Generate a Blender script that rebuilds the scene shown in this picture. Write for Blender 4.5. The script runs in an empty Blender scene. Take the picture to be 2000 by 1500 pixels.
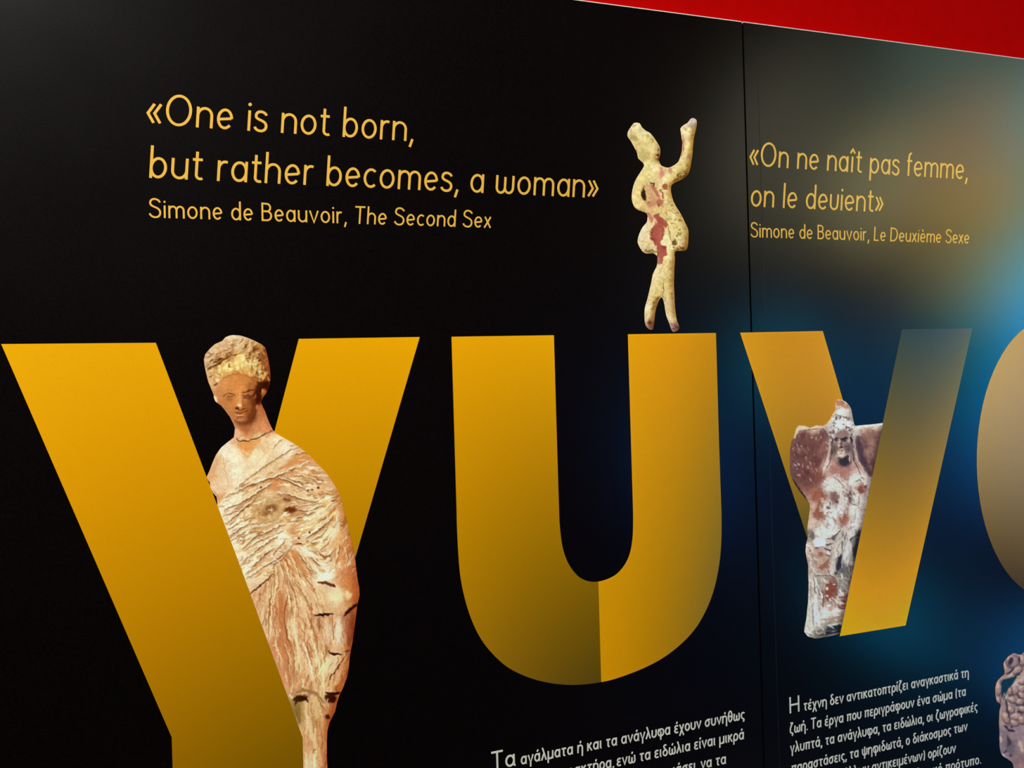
# A museum wall: two black exhibition boards printed with golden letters, quotations
# and photographs of terracotta statuettes, in front of a red wall.
import bpy, math, random
import numpy as np
from mathutils import Vector, Matrix
from mathutils.geometry import delaunay_2d_cdt

# ------------------------------------------------------------------ camera
sc = bpy.context.scene
COL = sc.collection
FOCAL = 1500.0            # in pixels of a 2000 px wide frame
DIST = 1.15               # camera to board face
CAM = np.array([0.0, -DIST, 1.5])
wx = np.array([4560, 165, -1500.0]); wx /= np.linalg.norm(wx)
wz = np.array([-.0295, 1, .0203]); wz -= wx * (wz @ wx); wz /= np.linalg.norm(wz)
wy = np.cross(wz, wx)
cam_data = bpy.data.cameras.new('camera')
cam_data.sensor_fit = 'HORIZONTAL'; cam_data.sensor_width = 36.0
cam_data.lens = FOCAL / 2000.0 * 36.0
cam_data.clip_start = 0.01
cam = bpy.data.objects.new('camera', cam_data); COL.objects.link(cam)
cam.matrix_world = Matrix(((wx[0], wx[1], wx[2], CAM[0]),
                           (wy[0], wy[1], wy[2], CAM[1]),
                           (wz[0], wz[1], wz[2], CAM[2]),
                           (0, 0, 0, 1)))
sc.camera = cam

# ------------------------------------------------------------------ world, lamps, exposure
sc.view_settings.view_transform = 'Standard'
sc.view_settings.look = 'None'
sc.view_settings.gamma = 1.0
sc.view_settings.use_curve_mapping = False
sc.view_settings.exposure = 0.0
w = bpy.data.worlds.new('world'); sc.world = w; w.use_nodes = True
w.node_tree.nodes['Background'].inputs[0].default_value = (1.0, .8, .65, 1)
w.node_tree.nodes['Background'].inputs[1].default_value = 0.012

def aim(o, target):
    d = Vector(target) - o.location
    o.rotation_euler = d.to_track_quat('-Z', 'Y').to_euler()

def area(name, loc, target, power, color, sx, sy):
    l = bpy.data.lights.new(name, 'AREA'); l.shape = 'RECTANGLE'; l.size = sx; l.size_y = sy
    l.energy = power; l.color = color
    o = bpy.data.objects.new(name, l); COL.objects.link(o); o.location = loc; aim(o, target); return o

def spot(name, loc, target, power, color, cone, radius=.05):
    l = bpy.data.lights.new(name, 'SPOT'); l.energy = power; l.color = color
    l.spot_size = math.radians(cone); l.spot_blend = 1.0; l.shadow_soft_size = radius
    o = bpy.data.objects.new(name, l); COL.objects.link(o); o.location = loc; aim(o, target); return o

# warm gallery spotlight, high up and to the left of the viewer, aimed at the boards
LAMP, LAMP_AIM, LAMP_W = (-1.55, -1.95, 4.35), (0.45, 0, 1.5), 1080.0
g = spot('gallery_lamp', LAMP, LAMP_AIM, LAMP_W, (1.0, .985, .96), 44, .06); g.data.spot_blend = .35

# added unseen colour spots on the right side wall, balanced for the boards' mirrored sheen.
# (y and z of the pool of light on that wall, watts for red, green, blue)
for ly, lz, cone, rgb in (
        (-.95, .15, 36, (0, 102, 334)), (-.95, 1.15, 36, (0, 54, 887)), (-.95, 1.5, 36, (0, 0, 529)), (-.95, 1.5, 62, (0, 201, 80)),
        (-.95, 1.75, 36, (10, 296, 565)), (-.95, 2.35, 36, (0, 211, 240)), (-1.4, 2.0, 36, (250, 159, 0)), (-1.4, 2.35, 36, (255, 88, 0)),
        (-1.4, 2.8, 62, (66, 118, 99)), (-2.0, .15, 36, (0, 105, 218)), (-2.0, 1.15, 62, (0, 24, 84)), (-2.0, 2.35, 36, (303, 275, 133)),
        (-2.8, 1.5, 36, (0, 159, 281)), (-2.8, 2.8, 62, (113, 111, 78)), (-3.8, .8, 62, (0, 40, 160))):
    pk = max(rgb)
    spot('added_sheen_spot', (1.6, ly - .2, lz + .1), (3.0, ly, lz), pk, tuple(c / pk for c in rgb), cone)

# ------------------------------------------------------------------ helpers
def lin(c):
    c = np.asarray(c, float) / 255.0
    return np.where(c <= .04045, c / 12.92, ((c + .055) / 1.055) ** 2.4)

def PW(p):
    """pixels of the photograph (N,2) -> board plane (x, z) in metres"""
    p = np.atleast_2d(np.asarray(p, float))
    v = np.stack([(p[:, 0] - 1000) / FOCAL, -(p[:, 1] - 750) / FOCAL, -np.ones(len(p))], 1)
    rx, ry, rz = v @ wx, v @ wy, v @ wz
    t = DIST / ry
    return np.stack([CAM[0] + t * rx, CAM[2] + t * rz], 1)

def tag(o, label=None, cat=None, group=None, kind=None):
    if label: o['label'] = label
    if cat: o['category'] = cat
    if group: o['group'] = group
    if kind: o['kind'] = kind
    return o

def empty(name, loc):
    o = bpy.data.objects.new(name, None); o.empty_display_size = .05
    COL.objects.link(o); o.location = loc; return o

def link_mesh(name, verts, faces, mat, parent=None, loc=None, colors=None):
    """one mesh object; verts in world metres, faces a list or an (N,k) array"""
    verts = np.asarray(verts, float)
    off = np.array(parent.location if parent else (loc if loc is not None else (0, 0, 0)), float)
    me = bpy.data.meshes.new(name)
    me.from_pydata((verts - off).tolist(), [], [tuple(int(i) for i in f) for f in faces])
    me.update()
    if colors is not None:
        a = me.color_attributes.new('ink', 'FLOAT_COLOR', 'POINT')
        c = np.ones((len(verts), 4), np.float32); c[:, :3] = colors
        a.data.foreach_set('color', c.ravel())
    me.materials.append(mat)
    o = bpy.data.objects.new(name, me); COL.objects.link(o)
    if parent: o.parent = parent
    elif loc is not None: o.location = loc
    return o

def box(x0, x1, y0, y1, z0, z1):
    v = [(x, y, z) for x in (x0, x1) for y in (y0, y1) for z in (z0, z1)]
    f = [(0, 1, 3, 2), (4, 6, 7, 5), (0, 4, 5, 1), (2, 3, 7, 6), (0, 2, 6, 4), (1, 5, 7, 3)]
    return v, f

# ------------------------------------------------------------------ materials
def base_mat(name):
    m = bpy.data.materials.new(name); m.use_nodes = True
    return m, m.node_tree.nodes, m.node_tree.links, m.node_tree.nodes['Principled BSDF']

SPEC = dict(ior=1.62, rough=.20)
def satin(b):
    b.inputs['Roughness'].default_value = SPEC['rough']
    b.inputs['IOR'].default_value = SPEC['ior']

def noise(N, L, scale, detail=3, obj=True):
    t = N.new('ShaderNodeTexCoord'); n = N.new('ShaderNodeTexNoise')
    n.inputs['Scale'].default_value = scale; n.inputs['Detail'].default_value = detail
    L.new(t.outputs['Object'], n.inputs['Vector']); return n

def ramp(N, L, src, stops):
    r = N.new('ShaderNodeValToRGB'); L.new(src, r.inputs['Fac'])
    e = r.color_ramp.elements
    while len(e) < len(stops): e.new(.5)
    for k, (p, c) in zip(e, stops): k.position = p; k.color = (*c, 1)
    return r

def black_print():
    m, N, L, b = base_mat('black_print')
    n = noise(N, L, 420, 4)
    r = ramp(N, L, n.outputs['Fac'], [(.3, (.0008, .0004, .0005)), (.75, (.004, .0018, .0020))])
    L.new(r.outputs['Color'], b.inputs['Base Color'])
    satin(b)
    n2 = noise(N, L, 3.5, 5)                      # faint smudges of handling
    mr = N.new('ShaderNodeMapRange'); L.new(n2.outputs['Fac'], mr.inputs['Value'])
    mr.inputs['To Min'].default_value = SPEC['rough'] - .03; mr.inputs['To Max'].default_value = SPEC['rough'] + .04
    L.new(mr.outputs['Result'], b.inputs['Roughness'])
    n3 = noise(N, L, 650, 2); bp = N.new('ShaderNodeBump')
    bp.inputs['Strength'].default_value = .10; bp.inputs['Distance'].default_value = .0004
    L.new(n3.outputs['Fac'], bp.inputs['Height']); L.new(bp.outputs['Normal'], b.inputs['Normal'])
    return m

def ink_print(name='ink_print'):
    """printed film: the ink colours live in the mesh, a fine print grain is added"""
    m, N, L, b = base_mat(name)
    a = N.new('ShaderNodeVertexColor'); a.layer_name = 'ink'
    n = noise(N, L, 500, 3)
    mr = N.new('ShaderNodeMapRange'); L.new(n.outputs['Fac'], mr.inputs['Value'])
    mr.inputs['To Min'].default_value = .94; mr.inputs['To Max'].default_value = 1.06
    mx = N.new('ShaderNodeVectorMath'); mx.operation = 'SCALE'
    L.new(a.outputs['Color'], mx.inputs[0]); L.new(mr.outputs['Result'], mx.inputs['Scale'])
    L.new(mx.outputs['Vector'], b.inputs['Base Color']); satin(b)
    b.inputs['Roughness'].default_value = .36; b.inputs['Specular IOR Level'].default_value = .11     # duller than the boards
    return m

def plain(name, c, rough=.6, var=.06, scale=40):
    m, N, L, b = base_mat(name)
    n = noise(N, L, scale, 4)
    lo = tuple(x * (1 - var) for x in c); hi = tuple(x * (1 + var) for x in c)
    r = ramp(N, L, n.outputs['Fac'], [(.3, lo), (.7, hi)])
    L.new(r.outputs['Color'], b.inputs['Base Color']); b.inputs['Roughness'].default_value = rough
    return m

M_BLACK = black_print()
M_INK = ink_print()
M_RED = plain('red_paint', (.36, .0012, .0009), .8, .05, 60)
M_RED.node_tree.nodes['Principled BSDF'].inputs['Specular IOR Level'].default_value = .0
M_CORE = plain('pale_board_core', (.62, .52, .46), .7, .15, 200)
M_WALL = plain('pale_wall_paint', (.72, .71, .69), .8, .03, 20)
M_FLOOR = plain('dark_wood_floor', (.05, .032, .02), .5, .25, 6)
M_SEAM = plain('film_edge', (.005, .005, .0055), .4, .2, 300)
M_GROOVE = plain('dark_groove', (.002, .0018, .0018), .9, .1, 300)

# ------------------------------------------------------------------ the setting
v, f = box(-3.0, 3.0, .024, .12, 0, 4.6)
tag(link_mesh('wall_back', v, f, M_RED), 'red painted wall rising above the black boards', None, None, 'structure')
v, f = box(3.0, 3.1, -5.0, .12, 0, 4.6)
tag(link_mesh('wall_right', v, f, M_WALL), 'pale side wall out of frame on the right', None, None, 'structure')
v, f = box(-3.0, 3.1, -5.0, .12, -.1, 0)
tag(link_mesh('floor', v, f, M_FLOOR), 'dark floor', None, None, 'structure')

# two boards; the joint between them leans a little, as in the photograph
TOP, JT, JB = 2.0912, .8196, .8338      # joint x at z = 2.09 and at z = 0
def board(name, xa, xb, label):
    """xa, xb: (x at the top, x at the floor) of the two sides"""
    r = tag(empty(name, ((xa[1] + xb[1]) / 2, .011, 0)), label, 'panel', 'black exhibition boards')
    def slab(y0, y1, z0, z1, dx=0.0):
        q = []
        for z in (z0, z1):
            t = z / TOP
            for x in (xa[1] + (xa[0] - xa[1]) * t + dx, xb[1] + (xb[0] - xb[1]) * t - dx):
                for y in (y0, y1): q.append((x, y, z))
        return q, [(0, 1, 3, 2), (4, 6, 7, 5), (0, 2, 6, 4), (1, 5, 7, 3), (0, 4, 5, 1), (2, 3, 7, 6)]
    v, f = slab(0, .022, 0, TOP - .0011); link_mesh('board', v, f, M_BLACK, r)
    v, f = slab(.0004, .022, TOP - .0011, TOP + .0006)
    tag(link_mesh('top_edge', v, f, M_CORE, r), 'thin pale top edge of the board')
    return r
HALF = .0017
bl = board('exhibition_panel', (-1.9, -1.9), (JT - HALF, JB - HALF),
           'wide black board left of the dark joint, carrying the English quotation')
br = board('exhibition_panel', (JT + HALF, JB + HALF), (2.6, 2.6),
           'black board right of the joint, with bluish sheen and the French quotation')
a, b_ = PW([(1480, 150), (1523, 1500)])
q = []
for (x, z) in (a, b_):
    for dx in (-.0006, .0006):
        for y in (-.00012, 0): q.append((x + dx, y, z))
tag(link_mesh('film_edge', q, [(0, 1, 3, 2), (4, 6, 7, 5), (0, 4, 5, 1), (2, 3, 7, 6), (0, 2, 6, 4), (1, 5, 7, 3)], M_SEAM, br),
    'faint vertical lap of the printed film')

# ------------------------------------------------------------------ stroke lettering
# Monoline letters drawn as centre lines; x height = 1, baseline = 0.
def E(cx, cy, rx, ry, a0, a1, n=None):
    n = n or max(6, int(abs(a1 - a0) / 11))
    return [(cx + rx * math.cos(math.radians(a0 + (a1 - a0) * i / n)),
             cy + ry * math.sin(math.radians(a0 + (a1 - a0) * i / n))) for i in range(n + 1)]
def bez(*p, n=18):
    out = []
    for i in range(n + 1):
        t = i / n; q = [Vector(k) for k in p]
        while len(q) > 1: q = [q[j].lerp(q[j + 1], t) for j in range(len(q) - 1)]
        out.append(tuple(q[0]))
    return out
ASC, CAP, DES = 1.54, 1.53, -.46
def dot(x, y, r=.065): return ('dot', x, y, r)
def bowl(x0, x1, a0=0, a1=360): return E((x0 + x1) / 2, .5, (x1 - x0) / 2, .44, a0, a1)
S_ = lambda w, h: bez((.93 * w, .80 * h), (.80 * w, 1.02 * h), (.10 * w, 1.06 * h), (.10 * w, .76 * h), n=10)[:-1] + \
    bez((.10 * w, .76 * h), (.10 * w, .52 * h), (.94 * w, .60 * h), (.94 * w, .27 * h), n=12)[:-1] + \
    bez((.94 * w, .27 * h), (.94 * w, -.06 * h), (.14 * w, -.03 * h), (.04 * w, .22 * h), n=10)
def acc(x): return [(x - .02, 1.20), (x + .10, 1.46)]
G = {
 'n': (.79, [[(.07, 0), (.07, 1)], [(.07, .56)] + E(.40, .58, .33, .36, 180, 0) + [(.73, 0)]]),
 'm': (1.28, [[(.07, 0), (.07, 1)], [(.07, .58)] + E(.355, .62, .285, .32, 180, 0) + [(.64, 0)],
              [(.64, .58)] + E(.925, .62, .285, .32, 180, 0) + [(1.21, 0)]]),
 'e': (.78, [[(.10, .47), (.69, .53)], E(.39, .5, .32, .44, 2, 318)]),
 'i': (.15, [[(.075, 0), (.075, 1)], dot(.075, 1.29, .088)]),
 'î': (.30, [[(.15, 0), (.15, 1)], [(-.05, 1.20), (.15, 1.45), (.35, 1.20)]]),
 's': (.62, [S_(.62, 1.0)]),
 'o': (.82, [E(.41, .5, .34, .44, 90, 450)]),
 't': (.48, [[(.2, 1.36), (.2, .25)] + E(.40, .25, .20, .19, 180, 300), [(.0, .98), (.47, .98)]]),
 'b': (.80, [[(.07, 0), (.07, ASC)], E(.40, .5, .33, .44, 90, 450)]),
 'd': (.80, [[(.73, 0), (.73, ASC)], E(.40, .5, .33, .44, 90, 450)]),
 'p': (.80, [[(.07, DES), (.07, 1)], E(.40, .5, .33, .44, 90, 450)]),
 'a': (.80, [[(.73, 0), (.73, 1)], E(.40, .5, .33, .44, 90, 450)]),
 'h': (.80, [[(.07, 0), (.07, ASC)], [(.07, .56)] + E(.40, .58, .33, .36, 180, 0) + [(.73, 0)]]),
 'r': (.48, [[(.07, 0), (.07, 1)], [(.07, .56)] + E(.36, .60, .29, .34, 180, 66)]),
 'u': (.80, [[(.07, 1)] + E(.40, .42, .33, .36, 180, 360) + [(.73, .42)], [(.73, 0), (.73, 1)]]),
 'c': (.68, [E(.40, .5, .33, .44, 48, 312)]),
 'l': (.15, [[(.075, 0), (.075, ASC)]]),
 'f': (.44, [[(.15, 0), (.15, 1.22)] + E(.33, 1.22, .18, .26, 180, 78), [(.0, .98), (.44, .98)]]),
 'w': (1.12, [[(.07, 1)] + E(.315, .34, .245, .28, 180, 360) + [(.56, .92)], [(.56, .92)] + E(.805, .34, .245, .28, 180, 360) + [(1.05, 1)]]),
 'v': (.76, [[(.02, 1), (.38, 0), (.74, 1)]]),
 'V': (.72, [[(.07, 1)] + E(.365, .36, .295, .30, 180, 330) + bez((.62, .22), (.66, .45), (.66, .8), (.66, 1), n=6)]),   # rounded italic v
 'x': (.66, [[(.02, 0), (.62, 1)], [(.04, 1), (.64, 0)]]),
 ',': (.22, [[(.15, .12), (.02, -.30)]]),
 '.': (.2, [dot(.1, .09, .11)]),
 '«': (.66, [[(.32, .98), (.04, .53), (.32, .08)], [(.62, .98), (.34, .53), (.62, .08)]]),
 '»': (.66, [[(.04, .98), (.32, .53), (.04, .08)], [(.34, .98), (.62, .53), (.34, .08)]]),
 'O': (1.24, [E(.61, .75, .54, .69, 90, 450)]),
 'S': (.92, [S_(.92, CAP)]),
 'B': (.88, [[(.07, 0), (.07, CAP)], [(.05, CAP - .07)] + E(.46, 1.12, .28, .31, 90, -90) + [(.07, .81)],
             [(.07, .81)] + E(.46, .44, .35, .37, 90, -90) + [(.05, .07)]]),
 'T': (.92, [[(0, CAP - .07), (.92, CAP - .07)], [(.46, 0), (.46, CAP - .07)]]),
 'L': (.72, [[(.07, CAP), (.07, 0)], [(.05, .07), (.70, .07)]]),
 'D': (1.1, [[(.07, 0), (.07, CAP)], [(.05, CAP - .07)] + E(.42, .75, .60, .68, 90, -90) + [(.05, .07)]]),
 'H': (.98, [[(.07, 0), (.07, CAP)], [(.91, 0), (.91, CAP)], [(.07, .76), (.91, .76)]]),
 # Greek
 'α': (.84, [E(.39, .5, .32, .42, 90, 450), [(.71, 1), (.71, .16)] + E(.80, .18, .09, .10, 190, 290)]),
 'β': (.8, [[(.09, DES), (.09, 1.2)] + E(.36, 1.2, .27, .28, 180, -80), E(.40, .42, .32, .36, 90, -170)]),
 'γ': (.72, [[(.02, 1), (.36, .02), (.70, 1)], [(.36, .05), (.36, DES)]]),
 'δ': (.78, [E(.39, .42, .32, .36, 60, 420), [(.55, .74), (.20, 1.12)] + E(.40, 1.24, .22, .20, 200, 40)]),
 'ε': (.64, [E(.36, .73, .27, .21, 40, 250), E(.36, .27, .30, .22, 110, 320), [(.26, .52), (.50, .52)]]),
 'ζ': (.62, [[(.08, 1.46), (.56, 1.46)], bez((.54, 1.44), (.02, .95), (-.02, .35), (.18, .12), n=10) + bez((.18, .12), (.38, .02), (.62, .08), (.52, -.18), n=6) + [(.40, -.34)]]),
 'η': (.80, [[(.07, 0), (.07, 1)], [(.07, .56)] + E(.40, .58, .33, .35, 180, 0) + [(.73, DES)]]),
 'θ': (.74, [E(.37, .75, .30, .70, 90, 450), [(.07, .76), (.67, .76)]]),
 'ι': (.26, [[(.08, 1), (.08, .20)] + E(.19, .20, .11, .12, 180, 290)]),
 'κ': (.72, [[(.07, 0), (.07, 1)], [(.64, 1), (.12, .48)], [(.25, .58), (.68, 0)]]),
 'λ': (.72, [[(.04, 1.46), (.16, 1.46), (.68, 0)], [(.36, .86), (.02, 0)]]),
 'μ': (.84, [[(.07, DES), (.07, 1)], [(.07, .42)] + E(.40, .40, .33, .34, 180, 360) + [(.73, .42)], [(.73, 1), (.73, 0)]]),
 'ν': (.74, [[(.02, 1), (.37, .04), (.72, 1)]]),
 'ο': (.78, [E(.39, .5, .32, .43, 90, 450)]),
 'π': (.88, [[(.0, .93), (.88, .93)], [(.18, .93), (.16, 0)], [(.68, .93), (.70, 0)]]),
 'ρ': (.78, [[(.07, DES), (.07, .5)], E(.39, .5, .32, .43, 90, 450)]),
 'σ': (.86, [E(.38, .47, .31, .40, 90, 450), [(.38, .92), (.86, .92)]]),
 'ς': (.64, [E(.38, .56, .30, .37, 40, 215) + bez((.14, .35), (.22, .05), (.62, .15), (.54, -.14), n=8) + [(.42, -.32)]]),
 'τ': (.66, [[(0, .93), (.66, .93)], [(.30, .93), (.30, .24)] + E(.45, .22, .15, .16, 180, 300)]),
 'υ': (.78, [[(.07, 1)] + E(.39, .42, .32, .36, 180, 360) + [(.71, 1)]]),
 'φ': (1.02, [bez((.30, .98), (-.02, .85), (-.02, .12), (.40, .07), n=10) + E(.62, .5, .34, .43, -120, 160), [(.50, .60), (.50, DES)]]),
 'χ': (.72, [[(.02, 1), (.70, DES)], [(.68, 1), (.04, DES)]]),
 'ψ': (1.02, [[(.07, 1)] + E(.51, .44, .44, .38, 180, 360) + [(.95, 1)], [(.51, 1.25), (.51, DES)]]),
 'ω': (1.10, [[(.14, 1)] + E(.33, .38, .25, .32, 160, 350) + [(.56, .75)], [(.56, .75)] + E(.78, .38, .25, .32, 190, 380) + [(.96, 1)]]),
 'Τ': (.96, [[(0, CAP - .07), (.96, CAP - .07)], [(.48, 0), (.48, CAP - .07)]]),
 'Η': (1.0, [[(.07, 0), (.07, CAP)], [(.93, 0), (.93, CAP)], [(.07, .76), (.93, .76)]]),
 '(': (.36, [E(.55, .62, .45, 1.05, 135, 225)]),
 ')': (.36, [E(-.19, .62, .45, 1.05, 45, -45)]),
}
G['è'] = (G['e'][0], G['e'][1] + [[(.22, 1.42), (.42, 1.18)]])
for base, ac, x in (('α', 'ά', .42), ('ε', 'έ', .36), ('η', 'ή', .40), ('ι', 'ί', .10), ('ο', 'ό', .39), ('ω', 'ώ', .56), ('υ', 'ύ', .4)):
    G[ac] = (G[base][0], G[base][1] + [acc(x)])

def layout(runs, gap=.19, space=.52):
    """runs: [(text, slant)] -> [(poly, slant)], total width"""
    x, out = 0.0, []
    for text, slant in runs:
        for ch in text:
            if ch == ' ': x += space; continue
            if ch == 'v' and slant > .06 : ch = 'V'
            w_, st = G[ch]
            for s in st:
                if s[0] == 'dot': out.append((E(s[1] + x, s[2], s[3], s[3], 0, 360, 14)[:-1], slant, True))
                else: out.append(([(px + x, py) for px, py in s], slant, False))
            x += w_ + (gap * .75 if ch in '.,' else gap)
    return out, x - gap

def text_line(parent, runs, x0, x1, z, xh, weight, mat, rot=0.0, gap=.19, space=.52, y=-.0004):
    polys, W = layout(runs, gap, space)
    sx = (x1 - x0) / W
    V, F = [], []
    def place(p, slant): return (x0 + p[0] * sx + p[1] * xh * slant, z + p[1] * xh + (p[0] * sx) * rot)
    def add(front, quads):
        b0 = len(V)
        V.extend((p[0], y, p[1]) for p in front)
        for q in quads: F.append([b0 + i for i in q])
    hw = weight * xh / 2
    y0_ = y
    for si, (pts, slant, filled) in enumerate(polys):
        y = y0_ - 3e-6 * (si % 12)
        q = [Vector(place(p, slant)) for p in pts]
        if filled:
            add([(p.x, p.y) for p in q], [list(range(len(q)))]); continue
        cl = [q[0]]
        for p in q[1:]:
            if (p - cl[-1]).length > xh * .01: cl.append(p)
        closed = (cl[0] - cl[-1]).length < xh * .02 and len(cl) > 6
        if closed: cl.pop()
        n = len(cl); Lp, Rp = [], []
        for i, p in enumerate(cl):
            a_ = cl[i - 1] if (i or closed) else None
            c_ = cl[(i + 1) % n] if (i < n - 1 or closed) else None
            d1 = (p - a_).normalized() if a_ is not None else (c_ - p).normalized()
            d2 = (c_ - p).normalized() if c_ is not None else d1
            n1 = Vector((-d1.y, d1.x)); n2 = Vector((-d2.y, d2.x)); m = (n1 + n2)
            m = m.normalized() if m.length > 1e-6 else n1
            k = min(hw / max(m.dot(n1), .25), hw * 1.6)
            Lp.append(p + m * k); Rp.append(p - m * k)
        qs = [(i, (i + 1) % n, n + (i + 1) % n, n + i) for i in range(n if closed else n - 1)]
        add([(p.x, p.y) for p in Lp + Rp], [k[::-1] for k in qs])
        # thin rim of the film down to the board
        b0 = len(V) - 2 * n; r0 = len(V)
        V.extend((p.x, -.00002, p.y) for p in Lp + Rp)
        for i in range(n if closed else n - 1):
            j = (i + 1) % n
            F.append([b0 + j, b0 + i, r0 + i, r0 + j]); F.append([b0 + n + i, b0 + n + j, r0 + n + j, r0 + n + i])
        if not closed:
            F.append([b0, b0 + n, r0 + n, r0]); F.append([b0 + n + n - 1, b0 + n - 1, r0 + n - 1, r0 + n + n - 1])
    return link_mesh('text_line', V, F, mat, parent)

def ink_plain(name, c):
    m = plain(name, c, SPEC['rough'], .04, 300); m.node_tree.nodes['Principled BSDF'].inputs['IOR'].default_value = SPEC['ior']
    return m
M_GOLD = ink_plain('gold_text_ink', tuple(lin((236, 182, 70)) * .88))
M_CREAM = ink_plain('cream_text_ink', tuple(lin((222, 217, 198))))
IT, UP = .09, .018
def text_block(name, label, cat, group, x, z, lines, mat):
    r = tag(empty(name, (x, 0, z)), label, cat, group)
    for kw in lines: text_line(r, mat=mat, **kw)
    return r
text_block('quotation', 'golden English quotation in three lines at upper left, above the first big letter',
  'text', 'golden wall quotations', .2, 1.7195, [
  dict(runs=[('«One is not born,', IT)], x0=-.1335, x1=.2319, z=1.8462, xh=.0288, weight=.128),
  dict(runs=[('but rather becomes, a woman»', IT)], x0=-.1329, x1=.5343, z=1.7736, xh=.0288, weight=.128),
  dict(runs=[('Simone de Beauvoir, ', UP), ('The Second Sex', IT)], x0=-.1345, x1=.3504, z=1.7198, xh=.0171, weight=.145, gap=.22)], M_GOLD)
text_block('quotation', 'golden French quotation in three lines at upper right, beside the dark joint',
  'text', 'golden wall quotations', 1.07, 1.7174, [
  dict(runs=[('«On ne naît pas femme,', IT)], x0=.8268, x1=1.3253, z=1.842, xh=.0288, weight=.128),
  dict(runs=[('on le devient»', IT)], x0=.8272, x1=1.1168, z=1.7711, xh=.0288, weight=.128),
  dict(runs=[('Simone de Beauvoir, ', UP), ('Le Deuxième Sexe', IT)], x0=.8265, x1=1.3265, z=1.7174, xh=.0171, weight=.145, gap=.22)], M_GOLD)

def span(a, b):
    A, B = PW([a, b]); return dict(x0=A[0], x1=B[0], z=A[1], rot=(B[1] - A[1]) / (B[0] - A[0]))
BW = dict(weight=.192, gap=.20, space=.50)
XB = .0130
text_block('paragraph', 'small pale Greek paragraph at the bottom, under the big letter U', 'text', 'small Greek paragraphs',
  .58, .83, [
  dict(runs=[('Τα', 0)], **span((960.3, 1505), (1007, 1495.3)), xh=.0192, weight=.16),
  dict(runs=[('αγάλματα ή και τα ανάγλυφα έχουν συνήθως', .03)], **span((1017.6, 1493.5), (1453.9, 1404.4)), xh=XB, **BW),
  dict(runs=[('χαρακτήρα,', .03)], **span((1084, 1522), (1198.6, 1498)), xh=XB, **BW),
  dict(runs=[('ενώ τα ειδώλια είναι μικρά', .03)], **span((1205, 1496.7), (1452.9, 1443.3)), xh=XB, **BW),
  dict(runs=[('ιάσει,', .03)], **span((1315, 1513.5), (1362.5, 1503.3)), xh=XB, **BW),
  dict(runs=[('να τα', .03)], **span((1369, 1501.8), (1417.8, 1491.4)), xh=XB, **BW)], M_CREAM)
text_block('paragraph', 'small pale Greek paragraph at lower right, under the slanted letter', 'text', 'small Greek paragraphs',
  1.1, .73, [
  dict(runs=[('Η', 0)], **span((1542.3, 1393.4), (1561.3, 1389.4)), xh=.0192, weight=.16),
  dict(runs=[('τέχνη δεν αντικατοπτρίζει αναγκαστικά τη', .03)], **span((1569.7, 1388), (1891.6, 1321.9)), xh=XB, **BW),
  dict(runs=[('ζωή. Τα έργα που περιγράφουν ένα σώμα (τα', .03)], **span((1542.7, 1433.2), (1886, 1358.5)), xh=XB, **BW),
  dict(runs=[('γλυπτά, τα ανάγλυφα, τα ειδώλια, οι ζωγραφικές', .03)], **span((1543.7, 1470.8), (1908.7, 1388.3)), xh=XB, **BW),
  dict(runs=[('παραστάσεις, τα ψηφιδωτά, ο διάκοσμος των', .03)], **span((1546, 1510), (1889, 1426.5)), xh=XB, **BW),
  dict(runs=[('άλλων αντικειμένων) ορίζουν', .03)], **span((1648, 1520.3), (1866.4, 1469)), xh=XB, **BW),
  dict(runs=[('ιδανικό πρότυπο.', .03)], **span((1784, 1521.5), (1915.3, 1491.2)), xh=XB, **BW)], M_CREAM)

# ------------------------------------------------------------------ printed films
def illum(xz):
    """how strongly the gallery lamp lights the board there (1 = white paper prints as white);
    used to turn colours read off the photograph back into the ink's own colour"""
    p = np.stack([xz[:, 0], np.zeros(len(xz)), xz[:, 1]], 1)
    d = p - np.array(LAMP); r = np.linalg.norm(d, axis=1)
    il = LAMP_W * (d[:, 1] / r) / (4 * math.pi ** 2 * r ** 2)
    t = ((xz[:, :1] + .3) / 1.75) ** 2                      # bounce of the added colour spots off the side wall
    return il[:, None] * (1.0, .985, .96) + np.array((.042, .068, .10)) + t * np.array((.055, .115, .22))

def idw(q, pts, cols, power=3.0, eps=4.0):
    out = np.zeros((len(q), 3)); pts = np.asarray(pts, float); cols = np.asarray(cols, float)
    for s in range(0, len(q), 20000):
        d2 = ((q[s:s + 20000, None, :] - pts[None]) ** 2).sum(2) + eps * eps
        wgt = d2 ** (-power / 2); out[s:s + 20000] = (wgt @ cols) / wgt.sum(1, keepdims=True)
    return out

def gradient_ink(q, pts):
    """smooth colour gradient (quadratic in x, y) through sampled points (x, y, r, g, b)"""
    c = np.array(pts, float); m, sd = c[:, :2].mean(0), c[:, :2].std() + 1e-6
    def basis(p):
        x, y = ((p - m) / sd).T
        return np.stack([np.ones_like(x), x, y, x * x, x * y, y * y], 1)
    k, *_ = np.linalg.lstsq(basis(c[:, :2]), c[:, 2:], rcond=None)
    return np.clip(basis(q) @ k, 0, 255)

def inside(q, poly):
    poly = np.asarray(poly, float); x, y = q[:, 0], q[:, 1]; r = np.zeros(len(q), bool)
    n = len(poly); j = n - 1
    for i in range(n):
        xi, yi = poly[i]; xj, yj = poly[j]
        if yi != yj:
            r ^= ((yi > y) != (yj > y)) & (x < (xj - xi) * (y - yi) / (yj - yi) + xi)
        j = i
    return r

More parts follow.
